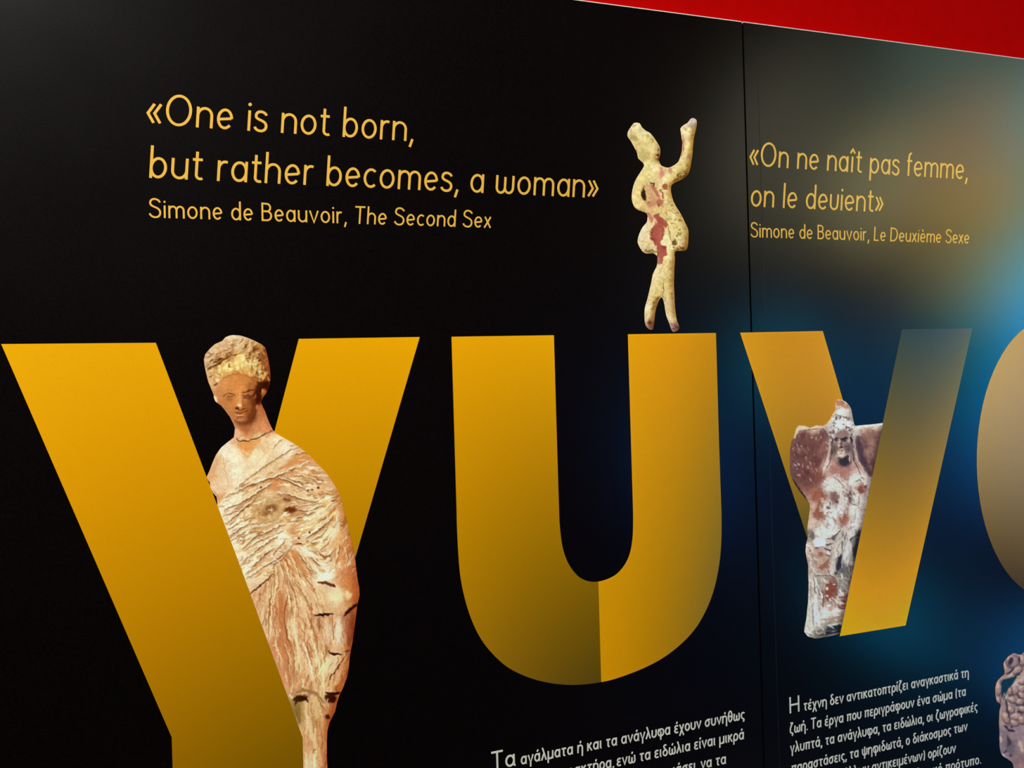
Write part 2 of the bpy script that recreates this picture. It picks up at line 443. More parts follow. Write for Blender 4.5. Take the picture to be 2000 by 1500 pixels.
def seg_dist(q, pts):
    """distance to a polyline and the position along it (0..1)"""
    best = np.full(len(q), 1e9); par = np.zeros(len(q)); pts = np.asarray(pts, float)
    n = len(pts) - 1
    for i in range(n):
        a_, b_ = pts[i], pts[i + 1]; ab = b_ - a_; L = max(ab @ ab, 1e-9)
        t = np.clip(((q - a_) @ ab) / L, 0, 1)
        d = np.hypot(*(q - a_ - t[:, None] * ab).T)
        m = d < best; best[m] = d[m]; par[m] = (i + t[m]) / n
    return best, par

def film_outline(poly, step):
    out = []
    poly = [np.array(p, float) for p in poly]
    for a_, b_ in zip(poly, poly[1:] + poly[:1]):
        k = max(1, int(np.hypot(*(b_ - a_)) / step))
        out += [a_ + (b_ - a_) * i / k for i in range(k)]
    return np.array(out)

def smooth(pts, n=6, closed=True):
    """Catmull-Rom through the points"""
    pts = [np.array(p, float) for p in pts]; out = []; N = len(pts)
    for i in range(N if closed else N - 1):
        p0, p1, p2, p3 = (pts[(i + k) % N] if closed else pts[min(max(i + k, 0), N - 1)] for k in (-1, 0, 1, 2))
        for k in range(n):
            t = k / n
            out.append(.5 * (2 * p1 + (p2 - p0) * t + (2 * p0 - 5 * p1 + 4 * p2 - p3) * t * t + (3 * p1 - p0 - 3 * p2 + p3) * t ** 3))
    if not closed: out.append(pts[-1])
    return [tuple(p) for p in out]

Y_LETTER, Y_PRINT = -.0005, -.0009

# ---- the golden letters: outline in photo pixels, ink colours sampled over the face
def letter(label, loops, regions, step=16):
    """loops: outer outline first, then holes.  regions: [(polygon or None, [(x, y, r, g, b)])]"""
    V, Ed = [], []
    for lp in loops:
        o = film_outline(lp, step); b0 = len(V); V += [tuple(p) for p in o]
        Ed += [(b0 + i, b0 + (i + 1) % len(o)) for i in range(len(o))]
    nb = len(V); allv = np.array(V); x0, y0 = allv.min(0); x1, y1 = allv.max(0)
    gx, gy = np.meshgrid(np.arange(x0, x1, step), np.arange(y0, y1, step))
    g = np.stack([gx.ravel(), gy.ravel()], 1); ins = np.zeros(len(g), bool)
    for lp in loops: ins ^= inside(g, lp)
    g = g[ins]
    far = np.ones(len(g), bool)
    for s in range(0, nb, 200):
        far &= (((g[:, None] - allv[None, s:s + 200]) ** 2).sum(2) > (step * .45) ** 2).all(1)
    V += [tuple(p) for p in g[far]]
    extra = []
    for rg in regions:                              # creases between regions stay sharp
        if rg[0] is not None and len(rg) > 2:
            o = [np.array(p, float) for p in rg[2]]
            k = max(2, int(np.hypot(*(o[1] - o[0])) / step)); b0 = len(V)
            V += [tuple(o[0] + (o[1] - o[0]) * i / k) for i in range(k + 1)]
            Ed += [(b0 + i, b0 + i + 1) for i in range(k)]
    r = delaunay_2d_cdt([Vector(p) for p in V], Ed, [], 0, 1e-4)
    pv = np.array([tuple(p) for p in r[0]]); faces = np.array([tuple(f_) for f_ in r[2]])
    cen = pv[faces].mean(1); ok = np.zeros(len(cen), bool)
    for lp in loops: ok ^= inside(cen, lp)
    faces, cen = faces[ok], cen[ok]
    # colours per region; verts on a crease are doubled
    verts, cols, out_f, idx = [], [], [], {}
    reg = np.zeros(len(cen), int)
    for k, rg in enumerate(regions):
        if rg[0] is not None: reg[inside(cen, rg[0])] = k
    xz = PW(pv); il = illum(xz)
    colr = [np.clip(lin(gradient_ink(pv, rg[1])) / il, 0, .95) for rg in regions]
    for f_, k in zip(faces, reg):
        t = []
        for i in f_:
            if (i, k) not in idx:
                idx[(i, k)] = len(verts); verts.append((xz[i, 0], Y_LETTER, xz[i, 1])); cols.append(colr[k][i])
            t.append(idx[(i, k)])
        out_f.append(t[::-1])
    # rim of the film
    ecount = {}
    for f_ in out_f:
        for a_, b_ in zip(f_, f_[1:] + f_[:1]): ecount[(a_, b_)] = 1
    back = {}
    for a_, b_ in list(ecount):
        if (b_, a_) not in ecount:
            for i in (a_, b_):
                if i not in back:
                    back[i] = len(verts); verts.append((verts[i][0], -.00002, verts[i][2])); cols.append(cols[i])
            out_f.append([b_, a_, back[a_], back[b_]])
    verts = np.array(verts)
    loc = (verts[:, 0].mean(), 0, verts[:, 2].min())
    o = link_mesh('letter', verts, out_f, M_INK, None, loc, cols)
    return tag(o, label, 'letter', 'big golden letters')

Ypoly = [(2.5, 672), (304.5, 669.5), (468, 1102), (583.5, 661.8), (819.8, 658.2), (591, 1440), (604, 1900), (349, 1900), (335.5, 1440)]
letter('first big golden letter, a Y whose stem runs off the bottom of the picture', [Ypoly], [(None, [
 (20,685,236,170,5),(150,700,234,168,0),(290,690,230,165,0),(60,780,232,163,0),(250,800,226,155,0),(380,900,212,145,0),
 (150,950,226,155,0),(300,1000,212,145,0),(420,1000,200,135,0),(220,1150,205,138,0),(350,1150,188,128,0),(480,1170,168,115,0),
 (280,1280,178,118,0),(400,1280,155,108,0),(530,1290,150,105,0),(320,1380,150,105,0),(450,1380,138,98,0),(560,1400,135,98,0),
 (345,1490,138,98,0),(450,1490,122,86,0),(580,1490,118,84,0),(450,1800,90,62,0),
 (600,670,230,162,0),(810,665,230,165,0),(700,700,226,158,0),(740,850,208,142,0),(600,850,212,147,0),(690,950,195,132,0),
 (700,1050,180,122,0),(640,950,203,139,0),(560,1000,205,140,0)])])
Uout = [(881.8,657.7),(1081.6,654.8),(1087.3,855)] + \
  smooth([(1091.8,1001),(1093,1025),(1097,1060),(1104,1087),(1115,1109),(1131,1127),(1150,1135.5),(1168.5,1136),(1189,1130),(1207,1119),(1222,1100),(1231,1078),(1235.5,1050),(1236.6,1020),(1236.5,1001)], 4, False) + \
  [(1232.2,855),(1226.3,652.9),(1398,650.3),(1403.7,855)] + \
  smooth([(1408.8,1001),(1409,1040),(1407,1080),(1402,1117),(1393,1155),(1380,1189),(1361,1223),(1337,1251),(1306,1277),(1273,1297),(1237,1313),(1200,1326),(1174,1332),(1145,1336),(1115,1337.5),(1083,1335),(1052,1329),(1020,1318),(990,1302),(963,1278),(940,1249),(922,1213),(908,1170),(899,1125),(895,1080),(892.5,1030),(891.8,1000)], 4, False)
letter('big golden letter U with an olive shaded left half and a bright right half', [Uout], [
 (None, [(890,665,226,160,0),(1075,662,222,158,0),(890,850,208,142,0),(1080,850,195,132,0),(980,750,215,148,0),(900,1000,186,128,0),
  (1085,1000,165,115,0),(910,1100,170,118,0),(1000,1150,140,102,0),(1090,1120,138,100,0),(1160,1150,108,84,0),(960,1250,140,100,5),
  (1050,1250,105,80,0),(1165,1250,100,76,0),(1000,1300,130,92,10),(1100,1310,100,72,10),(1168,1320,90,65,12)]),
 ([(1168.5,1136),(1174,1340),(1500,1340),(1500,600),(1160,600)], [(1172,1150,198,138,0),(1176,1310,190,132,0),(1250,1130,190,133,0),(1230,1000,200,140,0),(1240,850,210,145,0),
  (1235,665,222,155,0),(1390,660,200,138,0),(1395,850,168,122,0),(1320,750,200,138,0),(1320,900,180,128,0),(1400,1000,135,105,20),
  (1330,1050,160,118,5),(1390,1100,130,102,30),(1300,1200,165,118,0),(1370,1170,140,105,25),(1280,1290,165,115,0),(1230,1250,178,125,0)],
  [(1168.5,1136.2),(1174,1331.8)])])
Vjoin = (1697.3, 957.5)
Vpoly = [(1445.3,649.7),(1606.6,646.5),Vjoin,(1761.3,643.2),(1898.8,641.4),(1768.3,1221.5),(1639.5,1242.5)]
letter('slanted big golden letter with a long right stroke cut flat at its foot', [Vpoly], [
 (None, [(1455,655,212,148,8),(1600,655,200,138,8),(1500,760,190,135,10),(1620,740,198,138,10),(1560,800,180,126,10),(1540,900,155,114,15),
   (1600,850,168,120,10),(1560,1000,112,92,20),(1575,1040,98,82,20),(1650,950,140,100,20)]),
 ([(1761.3,643.2),(1639.5,1242.5),(1780,1260),(1960,600),(1770,600)], [(1770,660,66,68,50),(1890,660,92,92,62),(1800,760,80,76,40),(1750,800,82,76,34),(1860,780,104,94,40),(1730,880,103,84,15),  # olive-grey upper stroke: reflected glow mixed into the printed dark-to-gold gradient
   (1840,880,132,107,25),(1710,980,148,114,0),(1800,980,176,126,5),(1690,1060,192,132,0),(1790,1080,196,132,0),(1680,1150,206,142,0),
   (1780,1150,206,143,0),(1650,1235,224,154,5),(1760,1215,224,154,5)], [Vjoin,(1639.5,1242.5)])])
# round letter on the right: a true ring on the wall
Cc, Crx, Crz, Ct = (1.543, 1.282), .2055, .287, .145
def ring(rx, rz):
    pts = []
    for i in range(72):
        a_ = 2 * math.pi * i / 72
        pts.append((Cc[0] + rx * math.cos(a_), Cc[1] + rz * math.sin(a_)))
    return pts
def to_px(pts):
    p = np.array([(x, 0, z) for x, z in pts]) - CAM
    c = np.stack([p @ np.array([wx[0], wy[0], wz[0]]), p @ np.array([wx[1], wy[1], wz[1]]), p @ np.array([wx[2], wy[2], wz[2]])], 1)
    c = np.stack([p[:, 0] * wx[k] + p[:, 1] * wy[k] + p[:, 2] * wz[k] for k in range(3)], 1)
    return [(1000 + FOCAL * a_ / -d_, 750 - FOCAL * b_ / -d_) for a_, b_, d_ in c]
letter('rounded big golden letter cut off by the right edge of the picture', [to_px(ring(Crx, Crz)), to_px(ring(Crx - Ct, Crz - Ct * .95))], [
 (None, [(1990,680,190,148,60),(1960,780,178,138,50),(1930,900,140,114,45),(1990,900,150,120,50),(1940,1000,120,98,40),(1990,1000,114,92,36),
   (1990,1130,78,56,10),(2150,640,185,128,0),(2150,1160,80,58,10),(2300,900,190,130,0)])])

# ---- printed photographs of statuettes -------------------------------------------
class Picture:
    """a printed photograph, painted dab by dab in photo pixels and laid onto a flat film"""
    def __init__(s, outline, seed=1):
        s.out = np.array(outline, float); s.x0, s.y0 = np.floor(s.out.min(0)) - 2
        s.w, s.h = (np.ceil(s.out.max(0)) + 3 - (s.x0, s.y0)).astype(int)
        s.img = np.zeros((s.h, s.w, 3)); s.rng = np.random.default_rng(seed); s.frame(0, 0, 1)
        gx, gy = np.meshgrid(np.arange(s.w) + s.x0, np.arange(s.h) + s.y0); s.q = np.stack([gx, gy], 2).astype(float)
    def frame(s, ox, oy, k): s.ox, s.oy, s.k = ox, oy, k       # drawing coordinates
    def T(s, pts): return np.asarray(pts, float) / s.k + (s.ox, s.oy)
    def wash(s, pts, power=3.5, eps=5):
        p = np.array(pts, float); s.img[:] = idw(s.q.reshape(-1, 2), p[:, :2], p[:, 2:], power, eps).reshape(s.h, s.w, 3)
    def _win(s, p, pad):
        a_ = np.maximum(np.floor(p.min(0) - pad - (s.x0, s.y0)), 0).astype(int); b_ = np.minimum(np.ceil(p.max(0) + pad - (s.x0, s.y0)) + 1, (s.w, s.h)).astype(int)
        if (b_ <= a_).any(): return None
        return slice(a_[1], b_[1]), slice(a_[0], b_[0])
    def _mix(s, win, alpha, col):
        im = s.img[win]; a_ = alpha.reshape(im.shape[:2])[..., None]; im[:] = im * (1 - a_) + np.asarray(col, float) * a_
    def line(s, col, wd, pts, a=1., soft=None, taper=.6):
        """wd and pts in drawing coordinates; soft edge in pixels"""
        p = s.T(pts); wd = max(wd / s.k, 1.5); soft = soft if soft is not None else max(.9, wd * .35)
        win = s._win(p, wd / 2 + soft)
        if win is None: return
        d, t = seg_dist(s.q[win].reshape(-1, 2), p)
        hw = wd / 2 * (1 - taper * np.abs(2 * t - 1) ** 2.5)
        s._mix(win, a * np.clip((hw + soft / 2 - d) / soft, 0, 1), col)
    def spot(s, col, c, rx, ry, a=1., soft=.5, rot=0):
        c = s.T([c])[0]; rx, ry = rx / s.k, ry / s.k; R = max(rx, ry) * (1 + soft)
        win = s._win(np.array([c]), R + 1)
        if win is None: return
        q = s.q[win].reshape(-1, 2) - c; ca, sa = math.cos(math.radians(rot)), math.sin(math.radians(rot))
        u = q[:, 0] * ca + q[:, 1] * sa; v_ = -q[:, 0] * sa + q[:, 1] * ca
        s._mix(win, a * np.clip((1 + soft / 2 - np.hypot(u / rx, v_ / ry)) / soft, 0, 1), col)
    def patch(s, col, poly, a=1., soft=1.5, ragged=0.):
        p = s.T(poly); win = s._win(p, soft + ragged + 1)
        if win is None: return
        q = s.q[win].reshape(-1, 2); d, _ = seg_dist(q, np.vstack([p, p[:1]])); d = np.where(inside(q, p), d, -d)
        if ragged: d = d + (s.cloud(q, ragged * 2.2) - .5) * 2 * ragged
        s._mix(win, a * np.clip(.5 + d / soft, 0, 1), col)
    def cloud(s, q, scale):
        """smooth value noise 0..1"""
        n = s.rng.random((64, 64)); g = q / scale; i = np.floor(g).astype(int); f = g - i; f = f * f * (3 - 2 * f)
        a_ = n[i[:, 1] % 64, i[:, 0] % 64]; b_ = n[i[:, 1] % 64, (i[:, 0] + 1) % 64]
        c_ = n[(i[:, 1] + 1) % 64, i[:, 0] % 64]; d_ = n[(i[:, 1] + 1) % 64, (i[:, 0] + 1) % 64]
        return (a_ * (1 - f[:, 0]) + b_ * f[:, 0]) * (1 - f[:, 1]) + (c_ * (1 - f[:, 0]) + d_ * f[:, 0]) * f[:, 1]
    def dabs(s, poly, n, cols, length, wd, ang, spread=18, a=.7):
        """n loose brush dabs inside a polygon; ang may be a list of (x, y, angle) flow samples"""
        p = s.T(poly); lo, hi = p.min(0), p.max(0); k = 0
        fl = np.array(ang, float) if isinstance(ang, (list, tuple)) else None
        if fl is not None: fl[:, :2] = s.T(fl[:, :2])
        for _ in range(n * 6):
            if k >= n: break
            c = lo + (hi - lo) * s.rng.random(2)
            if not inside(c[None], p)[0]: continue
            k += 1
            if fl is None: an = ang
            else:
                wgt = 1 / (((fl[:, :2] - c) ** 2).sum(1) + 16) ** 1.5; an = (wgt @ fl[:, 2]) / wgt.sum()
            an = math.radians(an + s.rng.normal() * spread); L = length / s.k * (.5 + s.rng.random()) / 2
            dv = np.array([math.cos(an), math.sin(an)]) * L; bend = np.array([-dv[1], dv[0]]) * s.rng.normal() * .18
            col = np.array(cols[s.rng.integers(len(cols))], float) * (1 + s.rng.normal() * .05)
            pts = (np.array([c - dv, c + bend, c + dv]) - (s.ox, s.oy)) * s.k
            s.line(np.clip(col, 0, 255), wd * (.5 + s.rng.random()), pts, a * (.6 + .4 * s.rng.random()))
    def mottle(s, amount, scale):
        q = s.q.reshape(-1, 2); n = (s.cloud(q, scale) - .5) + .6 * (s.cloud(q, scale * .45) - .5)
        s.img *= (1 + amount * 2 * n.reshape(s.h, s.w, 1))
    def warp(s, amp, scale):
        """break clean strokes up the way a rough clay surface does"""
        q = s.q.reshape(-1, 2); dx = (s.cloud(q, scale) - .5) * 2 * amp; dy = (s.cloud(q, scale) - .5) * 2 * amp
        x = np.clip(q[:, 0] - s.x0 + dx, 0, s.w - 1.01); y = np.clip(q[:, 1] - s.y0 + dy, 0, s.h - 1.01)
        i, j = x.astype(int), y.astype(int); fx, fy = (x - i)[:, None], (y - j)[:, None]; m = s.img
        s.img = ((m[j, i] * (1 - fx) + m[j, i + 1] * fx) * (1 - fy) + (m[j + 1, i] * (1 - fx) + m[j + 1, i + 1] * fx) * fy).reshape(s.h, s.w, 3)
    def round_off(s, r, dark, light=0., col=(150, 95, 50), to=(.75, .6)):
        """the photographed statuette turns away from its studio light towards the outline"""
        m = inside(s.q.reshape(-1, 2), s.out).reshape(s.h, s.w).astype(float); p = 3 * r; b = np.pad(m, p)
        for _ in range(3):
            for ax in (0, 1):
                c = np.cumsum(np.insert(b, 0, 0, axis=ax), axis=ax); n = b.shape[ax]
                lo = np.clip(np.arange(n) - r, 0, n); hi_ = np.clip(np.arange(n) + r + 1, 0, n)
                b = (np.take(c, hi_, ax) - np.take(c, lo, ax)) / (2 * r + 1)
        gy, gx = np.gradient(b); f = (gx * to[0] + gy * to[1])[p:-p, p:-p] * r * 1.6
        a_ = np.clip(-f * dark, 0, .85)[..., None]; s.img = s.img * (1 - a_) + s.img * np.array(col) / 255. * 1.15 * a_
        l_ = np.clip(f * light, 0, .6)[..., None]; s.img = s.img * (1 - l_) + 250 * l_ * np.array((1, .93, .8))
    def grade(s, gain, contrast=1., pivot=(190, 150, 110)):
        s.img = np.clip((s.img - pivot) * contrast + pivot, 0, 255) * gain
    def folds(s, D, Lt, lines, off=1.5, a=.9, al=.8, lw=1.2, SH=(196, 136, 82), shade=.5):
        """each fold of cloth: a dark furrow and, on its upper side, a lit ridge"""
        for wd, pts in lines:
            p = np.array(pts, float); d = np.gradient(p, axis=0); nn = np.stack([d[:, 1], -d[:, 0]], 1)
            nn /= np.linalg.norm(nn, axis=1, keepdims=True) + 1e-9; nn *= np.where(nn[:, 1:] > 0, -1, 1)
            s.line(SH, wd * 2.6, p - nn * wd * .9, shade, wd * 1.6 / s.k)
            s.line(Lt, wd * lw, p + nn * (wd * .55 + off * s.k * .45), al, 1.4)
            s.line(D, wd, pts, a)
    def film(s, thing, parts, step=1.0):
        """cut the painted film into a dense flat mesh per part: [(name, polygon or None, label)]"""
        nx, ny = int(s.w / step), int(s.h / step)
        gx, gy = np.meshgrid(np.arange(nx + 1) * step + s.x0, np.arange(ny + 1) * step + s.y0)
        pv = np.stack([gx.ravel(), gy.ravel()], 1)
        cx, cy = np.meshgrid((np.arange(nx) + .5) * step + s.x0, (np.arange(ny) + .5) * step + s.y0)
        cen = np.stack([cx.ravel(), cy.ravel()], 1); keep = inside(cen, s.out)
        ii, jj = np.meshgrid(np.arange(nx), np.arange(ny)); a_ = (jj * (nx + 1) + ii).ravel()
        quads = np.stack([a_, a_ + nx + 1, a_ + nx + 2, a_ + 1], 1)[keep]; cen = cen[keep]
        # pull the ragged border onto the outline
        cnt = np.bincount(quads.ravel(), minlength=len(pv)); edge = np.where((cnt > 0) & (cnt < 4))[0]
        P_ = np.vstack([s.out, s.out[:1]]); q = pv[edge]; best = np.full(len(q), 1e9); tgt = q.copy()
        for i in range(len(P_) - 1):
            A, B = P_[i], P_[i + 1]; ab = B - A; t = np.clip(((q - A) @ ab) / max(ab @ ab, 1e-9), 0, 1)
            c = A + t[:, None] * ab; d = np.hypot(*(q - c).T); m = d < best; best[m] = d[m]; tgt[m] = c[m]
        m = best < step * 1.1; pv[edge[m]] = tgt[m]
        ix = np.clip(np.rint(pv[:, 0] - s.x0).astype(int), 0, s.w - 1); iy = np.clip(np.rint(pv[:, 1] - s.y0).astype(int), 0, s.h - 1)
        xz = PW(pv); col = np.clip(lin(np.clip(s.img[iy, ix], 0, 255)) / illum(xz), 0, .97)
        owner = np.full(len(quads), -1); made = {}
        for k, (nm, poly, lb) in enumerate(parts):
            free = owner < 0
            owner[free & (inside(cen, poly) if poly is not None else True)] = k
        # islands cut off from their part join the part beside them
        grid = np.full(nx * ny, -1); grid[np.where(keep)[0]] = owner; comp = np.full(nx * ny, -1); sizes = []
        for st in np.where(grid >= 0)[0]:
            if comp[st] >= 0: continue
            cid = len(sizes); todo = [st]; comp[st] = cid; n_ = 0
            while todo:
                c = todo.pop(); n_ += 1
                for nb in (c - 1, c + 1, c - nx, c + nx):
                    if 0 <= nb < nx * ny and comp[nb] < 0 and grid[nb] == grid[c]: comp[nb] = cid; todo.append(nb)
            sizes.append((n_, grid[st]))
        big = {k: max([i for i, z in enumerate(sizes) if z[1] == k], key=lambda i: sizes[i][0], default=-1) for k in range(len(parts))}
        for _ in range(200):
            bad = [c for c in np.where(grid >= 0)[0] if comp[c] != big[grid[c]]]
            if not bad: break
            ch = 0
            for c in bad:
                for nb in (c - 1, c + 1, c - nx, c + nx):
                    if 0 <= nb < nx * ny and grid[nb] >= 0 and comp[nb] == big[grid[nb]]:
                        grid[c] = grid[nb]; comp[c] = comp[nb]; ch = 1; break
            if not ch: break
        owner = grid[np.where(keep)[0]]; lost = comp[np.where(keep)[0]] != np.array([big[k] for k in owner])
        owner[lost] = -2
        for k, (nm, poly, lb) in enumerate(parts):
            fq = quads[owner == k]
            if not len(fq): continue
            used, inv = np.unique(fq.ravel(), return_inverse=True); fq = inv.reshape(-1, 4)
            v = np.stack([xz[used, 0], np.full(len(used), Y_PRINT), xz[used, 1]], 1); c = col[used]
            e = np.vstack([np.stack([fq[:, i], fq[:, (i + 1) % 4]], 1) for i in range(4)])
            key = e[:, 0].astype(np.int64) * 10 ** 7 + e[:, 1]; rev = e[:, 1].astype(np.int64) * 10 ** 7 + e[:, 0]
            b = e[~np.isin(key, rev)]                         # rim of the film, down to just above what lies below
            bu, binv = np.unique(b.ravel(), return_inverse=True); n0 = len(v)
            vb = v[bu].copy(); vb[:, 1] = Y_PRINT + .0003
            rim = np.stack([b[:, 1], b[:, 0], n0 + binv.reshape(-1, 2)[:, 0], n0 + binv.reshape(-1, 2)[:, 1]], 1)
            o = link_mesh(nm, np.vstack([v, vb]), np.vstack([fq, rim]), M_INK, thing, None, np.vstack([c, c[bu]]))
            if lb: o['label'] = lb

# draped woman with a hair bun, beside the first letter
def A_(pts): return [(380 + x / 5, 630 + y / 5) for x, y in pts]
def B_(pts): return [(380 + x / 5, 830 + y / 5) for x, y in pts]
def C_(pts): return [(400 + x / 3.947, 1120 + y / 3.947) for x, y in pts]
cut = lambda y: 304.5 + (468 - 304.5) * (y - 669.5) / (1102 - 669.5)
cut2 = lambda y: 468 + (591 - 468) * (y - 1102) / (1440 - 1102)
out = A_([(380,122),(450,128),(520,150),(580,175),(650,210),(690,245),(705,300),(722,370),(735,450),(742,520),(738,590),(725,640),(700,690),(672,725),(650,780),
  (665,820),(690,870),(710,930),(740,1000),(765,1050),(800,1085),(860,1120),(940,1165),(1030,1220),(1100,1280),(1150,1325)]) + \
  B_([(1210,390),(1280,460),(1340,540),(1385,620),(1420,690),(1438,750),(1450,800),(1475,900),(1500,1000),(1520,1080),(1540,1160),(1558,1240),(1570,1330),(1580,1420)]) + \
  C_([(1172,0),(1180,60),(1190,110),(1192,170),(1175,240),(1168,300),(1160,370),(1150,440),(1140,520),(1125,590),(1115,650),(1110,720),(1095,800),(1070,870),(1040,930),
  (1020,990),(1005,1060),(980,1110),(960,1150),(945,1210),(940,1300),(940,1400),(945,1500)]) + [(642,1560),(662,1600),(668,1680),(598,1680),(593,1520),(591,1440)] + \
  [(cut2(y), y) for y in (1419, 1353, 1252, 1150, 1110)] + [(cut(y), y) for y in (1095, 1050, 1010, 985)] + \
  B_([(225,775),(215,700),(180,660),(152,605),(150,560)]) + [(cut(y) + .3, y) for y in (936, 931)] + B_([(145,450),(175,370),(210,290),(260,220),(320,170),(385,120)]) + \
  A_([(395,1030),(380,990),(345,920),(300,860),(260,810),(222,785),(205,770),(190,740),(185,700),(160,640),(135,580),(115,500),(100,430),(92,360),(105,310),(150,255),(200,210),(270,180),(300,145),(340,128)])
pic = Picture(out, 5)
wash = []
for o_, k_, rows in (((380, 630), 5, [
  (150,330,232,185,128),(300,250,225,175,120),(400,180,240,205,155),(330,330,200,145,82),(520,170,228,185,128),(600,250,198,142,78),(680,300,185,125,68),(450,370,250,215,130),(320,420,245,200,112),
  (560,430,230,185,110),(680,480,185,125,62),(200,480,220,170,105),(170,560,225,170,110),(700,560,150,95,45),(680,640,120,68,32),
  (400,560,222,145,75),(500,560,220,142,72),(300,640,222,150,85),(250,700,208,138,78),(450,650,228,150,80),(560,620,185,112,55),(430,760,225,150,85),(350,800,208,132,66),(300,830,200,130,70),(520,850,172,98,44),(440,880,205,130,72),
  (600,760,130,70,32),(430,950,172,98,48),(380,930,195,120,65),(420,1080,235,170,120),(480,1030,185,110,60),(600,1000,222,150,95),(700,960,235,170,115),(650,860,215,145,90),(560,950,150,82,42),(720,1030,235,165,110),
  (300,1250,250,228,192),(400,1300,252,235,195),(500,1180,235,165,95),(520,1230,235,160,85),(650,1150,240,200,140),(800,1150,250,222,172),(900,1250,250,230,190),(600,1300,250,228,178),
  (200,1300,230,170,110),(170,1450,225,150,85),(240,1450,240,205,155)]),
  ((380, 830), 5, [(300,560,245,210,165),(420,480,252,235,195),(220,640,238,200,150),(230,700,225,155,95),(560,520,245,215,165),(800,400,240,205,150),(1000,350,228,165,100),(1150,400,232,175,120),(1250,500,235,190,135),(1350,620,238,195,135),
  (400,700,252,235,190),(300,760,252,238,200),(600,640,240,205,150),(700,680,230,190,130),(820,600,220,150,92),(900,640,235,190,140),(1050,640,240,205,150),(480,900,250,232,185),(600,900,230,190,130),(760,800,205,160,100),
  (930,830,185,125,75),(700,950,215,170,110),(900,950,240,210,155),(1150,920,248,228,170),(1300,850,240,205,130),(1400,800,240,200,130),(1430,950,235,190,120),(400,1050,252,240,200),(550,1200,250,232,185),(800,1100,252,240,205),(500,1350,250,235,195),
  (640,1400,245,215,165),(1000,1020,225,165,105),(1150,1150,250,235,190),(1300,1050,248,228,175),(1380,1100,235,185,120),(1250,1250,240,205,160),(1450,1250,222,155,95),(1500,1420,215,145,92),(960,1300,220,150,92),(1100,1300,245,215,165),(1250,1430,250,235,195)]),
  ((400, 1120), 3.947, [(420,220,225,175,120),(460,380,225,180,130),(570,300,205,132,80),(600,560,205,128,78),(640,760,205,132,82),(680,450,238,205,155),(760,420,228,178,125),(720,700,235,195,140),(800,250,235,195,145),(900,220,232,185,130),
  (1010,170,240,212,165),(1120,80,215,142,82),(1130,200,215,150,90),(1020,450,235,200,160),(1130,420,170,105,70),(870,380,215,160,110),(900,550,222,170,120),(950,700,238,205,155),(1040,760,225,175,125),(850,780,230,190,135),(760,850,215,155,105),
  (1000,860,222,175,115),(800,1050,232,195,140),(880,1100,222,178,120),(720,1060,140,105,40),(980,1060,215,160,110),(850,1250,230,190,135),(900,1400,228,182,125),(780,1300,215,155,105),(830,1480,235,200,155),(830,1800,215,165,110)])):
    wash += [(o_[0] + x / k_, o_[1] + y / k_, r_, g_, b_) for x, y, r_, g_, b_ in rows]
pic.wash(wash, 4, 4)
pic.mottle(.03, 9)
D1, D2, D3 = (140, 80, 34), (100, 48, 16), (62, 28, 12); H1, H2, H3 = (255, 246, 214), (252, 226, 168), (240, 200, 150); T1 = (212, 138, 80)
# torso drapery first, then chest and head
pic.frame(380, 830, 5)
flow = [(300,700,-28),(600,550,-30),(900,300,-28),(400,1000,-32),(700,1150,-32),(500,1350,-35),(1000,600,18),(1200,600,12),(1150,800,-8),(1250,1000,-45),(1350,900,-60),(1150,1350,50),(1400,1250,-75),(950,1350,60),(700,900,-20)]
torso = [(230,770),(500,560),(850,420),(1100,300),(1300,500),(1440,760),(1540,1160),(1588,1500),(500,1500)]
pic.dabs(torso, 420, [H1,H2,(245,220,170),(222,172,112),(205,145,85),(235,198,140),(190,128,70)], 95, 17, flow, 9, .85)
pic.dabs(torso, 190, [(176,112,58),(196,132,76),(152,90,42)], 80, 9, flow, 8, .85)
pic.dabs(torso, 170, [(214,160,105),(225,175,118),(232,190,135)], 90, 22, flow, 10, .6)
pic.spot((205,160,100), (740,800), 150, 130, .8, .8); pic.spot((222,150,90), (790,600), 110, 42, .9, .7, -12); pic.spot((238,200,150), (720,680), 90, 50, .7, .8)
pic.line((224,152,88), 46, [(820,430),(960,370),(1080,330),(1140,325)], .85)
pic.spot((150,95,50), (730,830), 85, 42, .9, .6, -20); pic.spot((120,62,26), (930,830), 62, 28, .95, .5); pic.spot((150,88,45), (905,725), 42, 26, .9, .6); pic.spot((215,170,110), (620,830), 55, 60, .7, .8)
pic.dabs([(600,720),(850,640),(900,760),(900,930),(650,960),(580,850)], 60, [(225,185,125),(245,220,170),(170,115,65),(205,155,95)], 50, 18, -10, 50, .6)
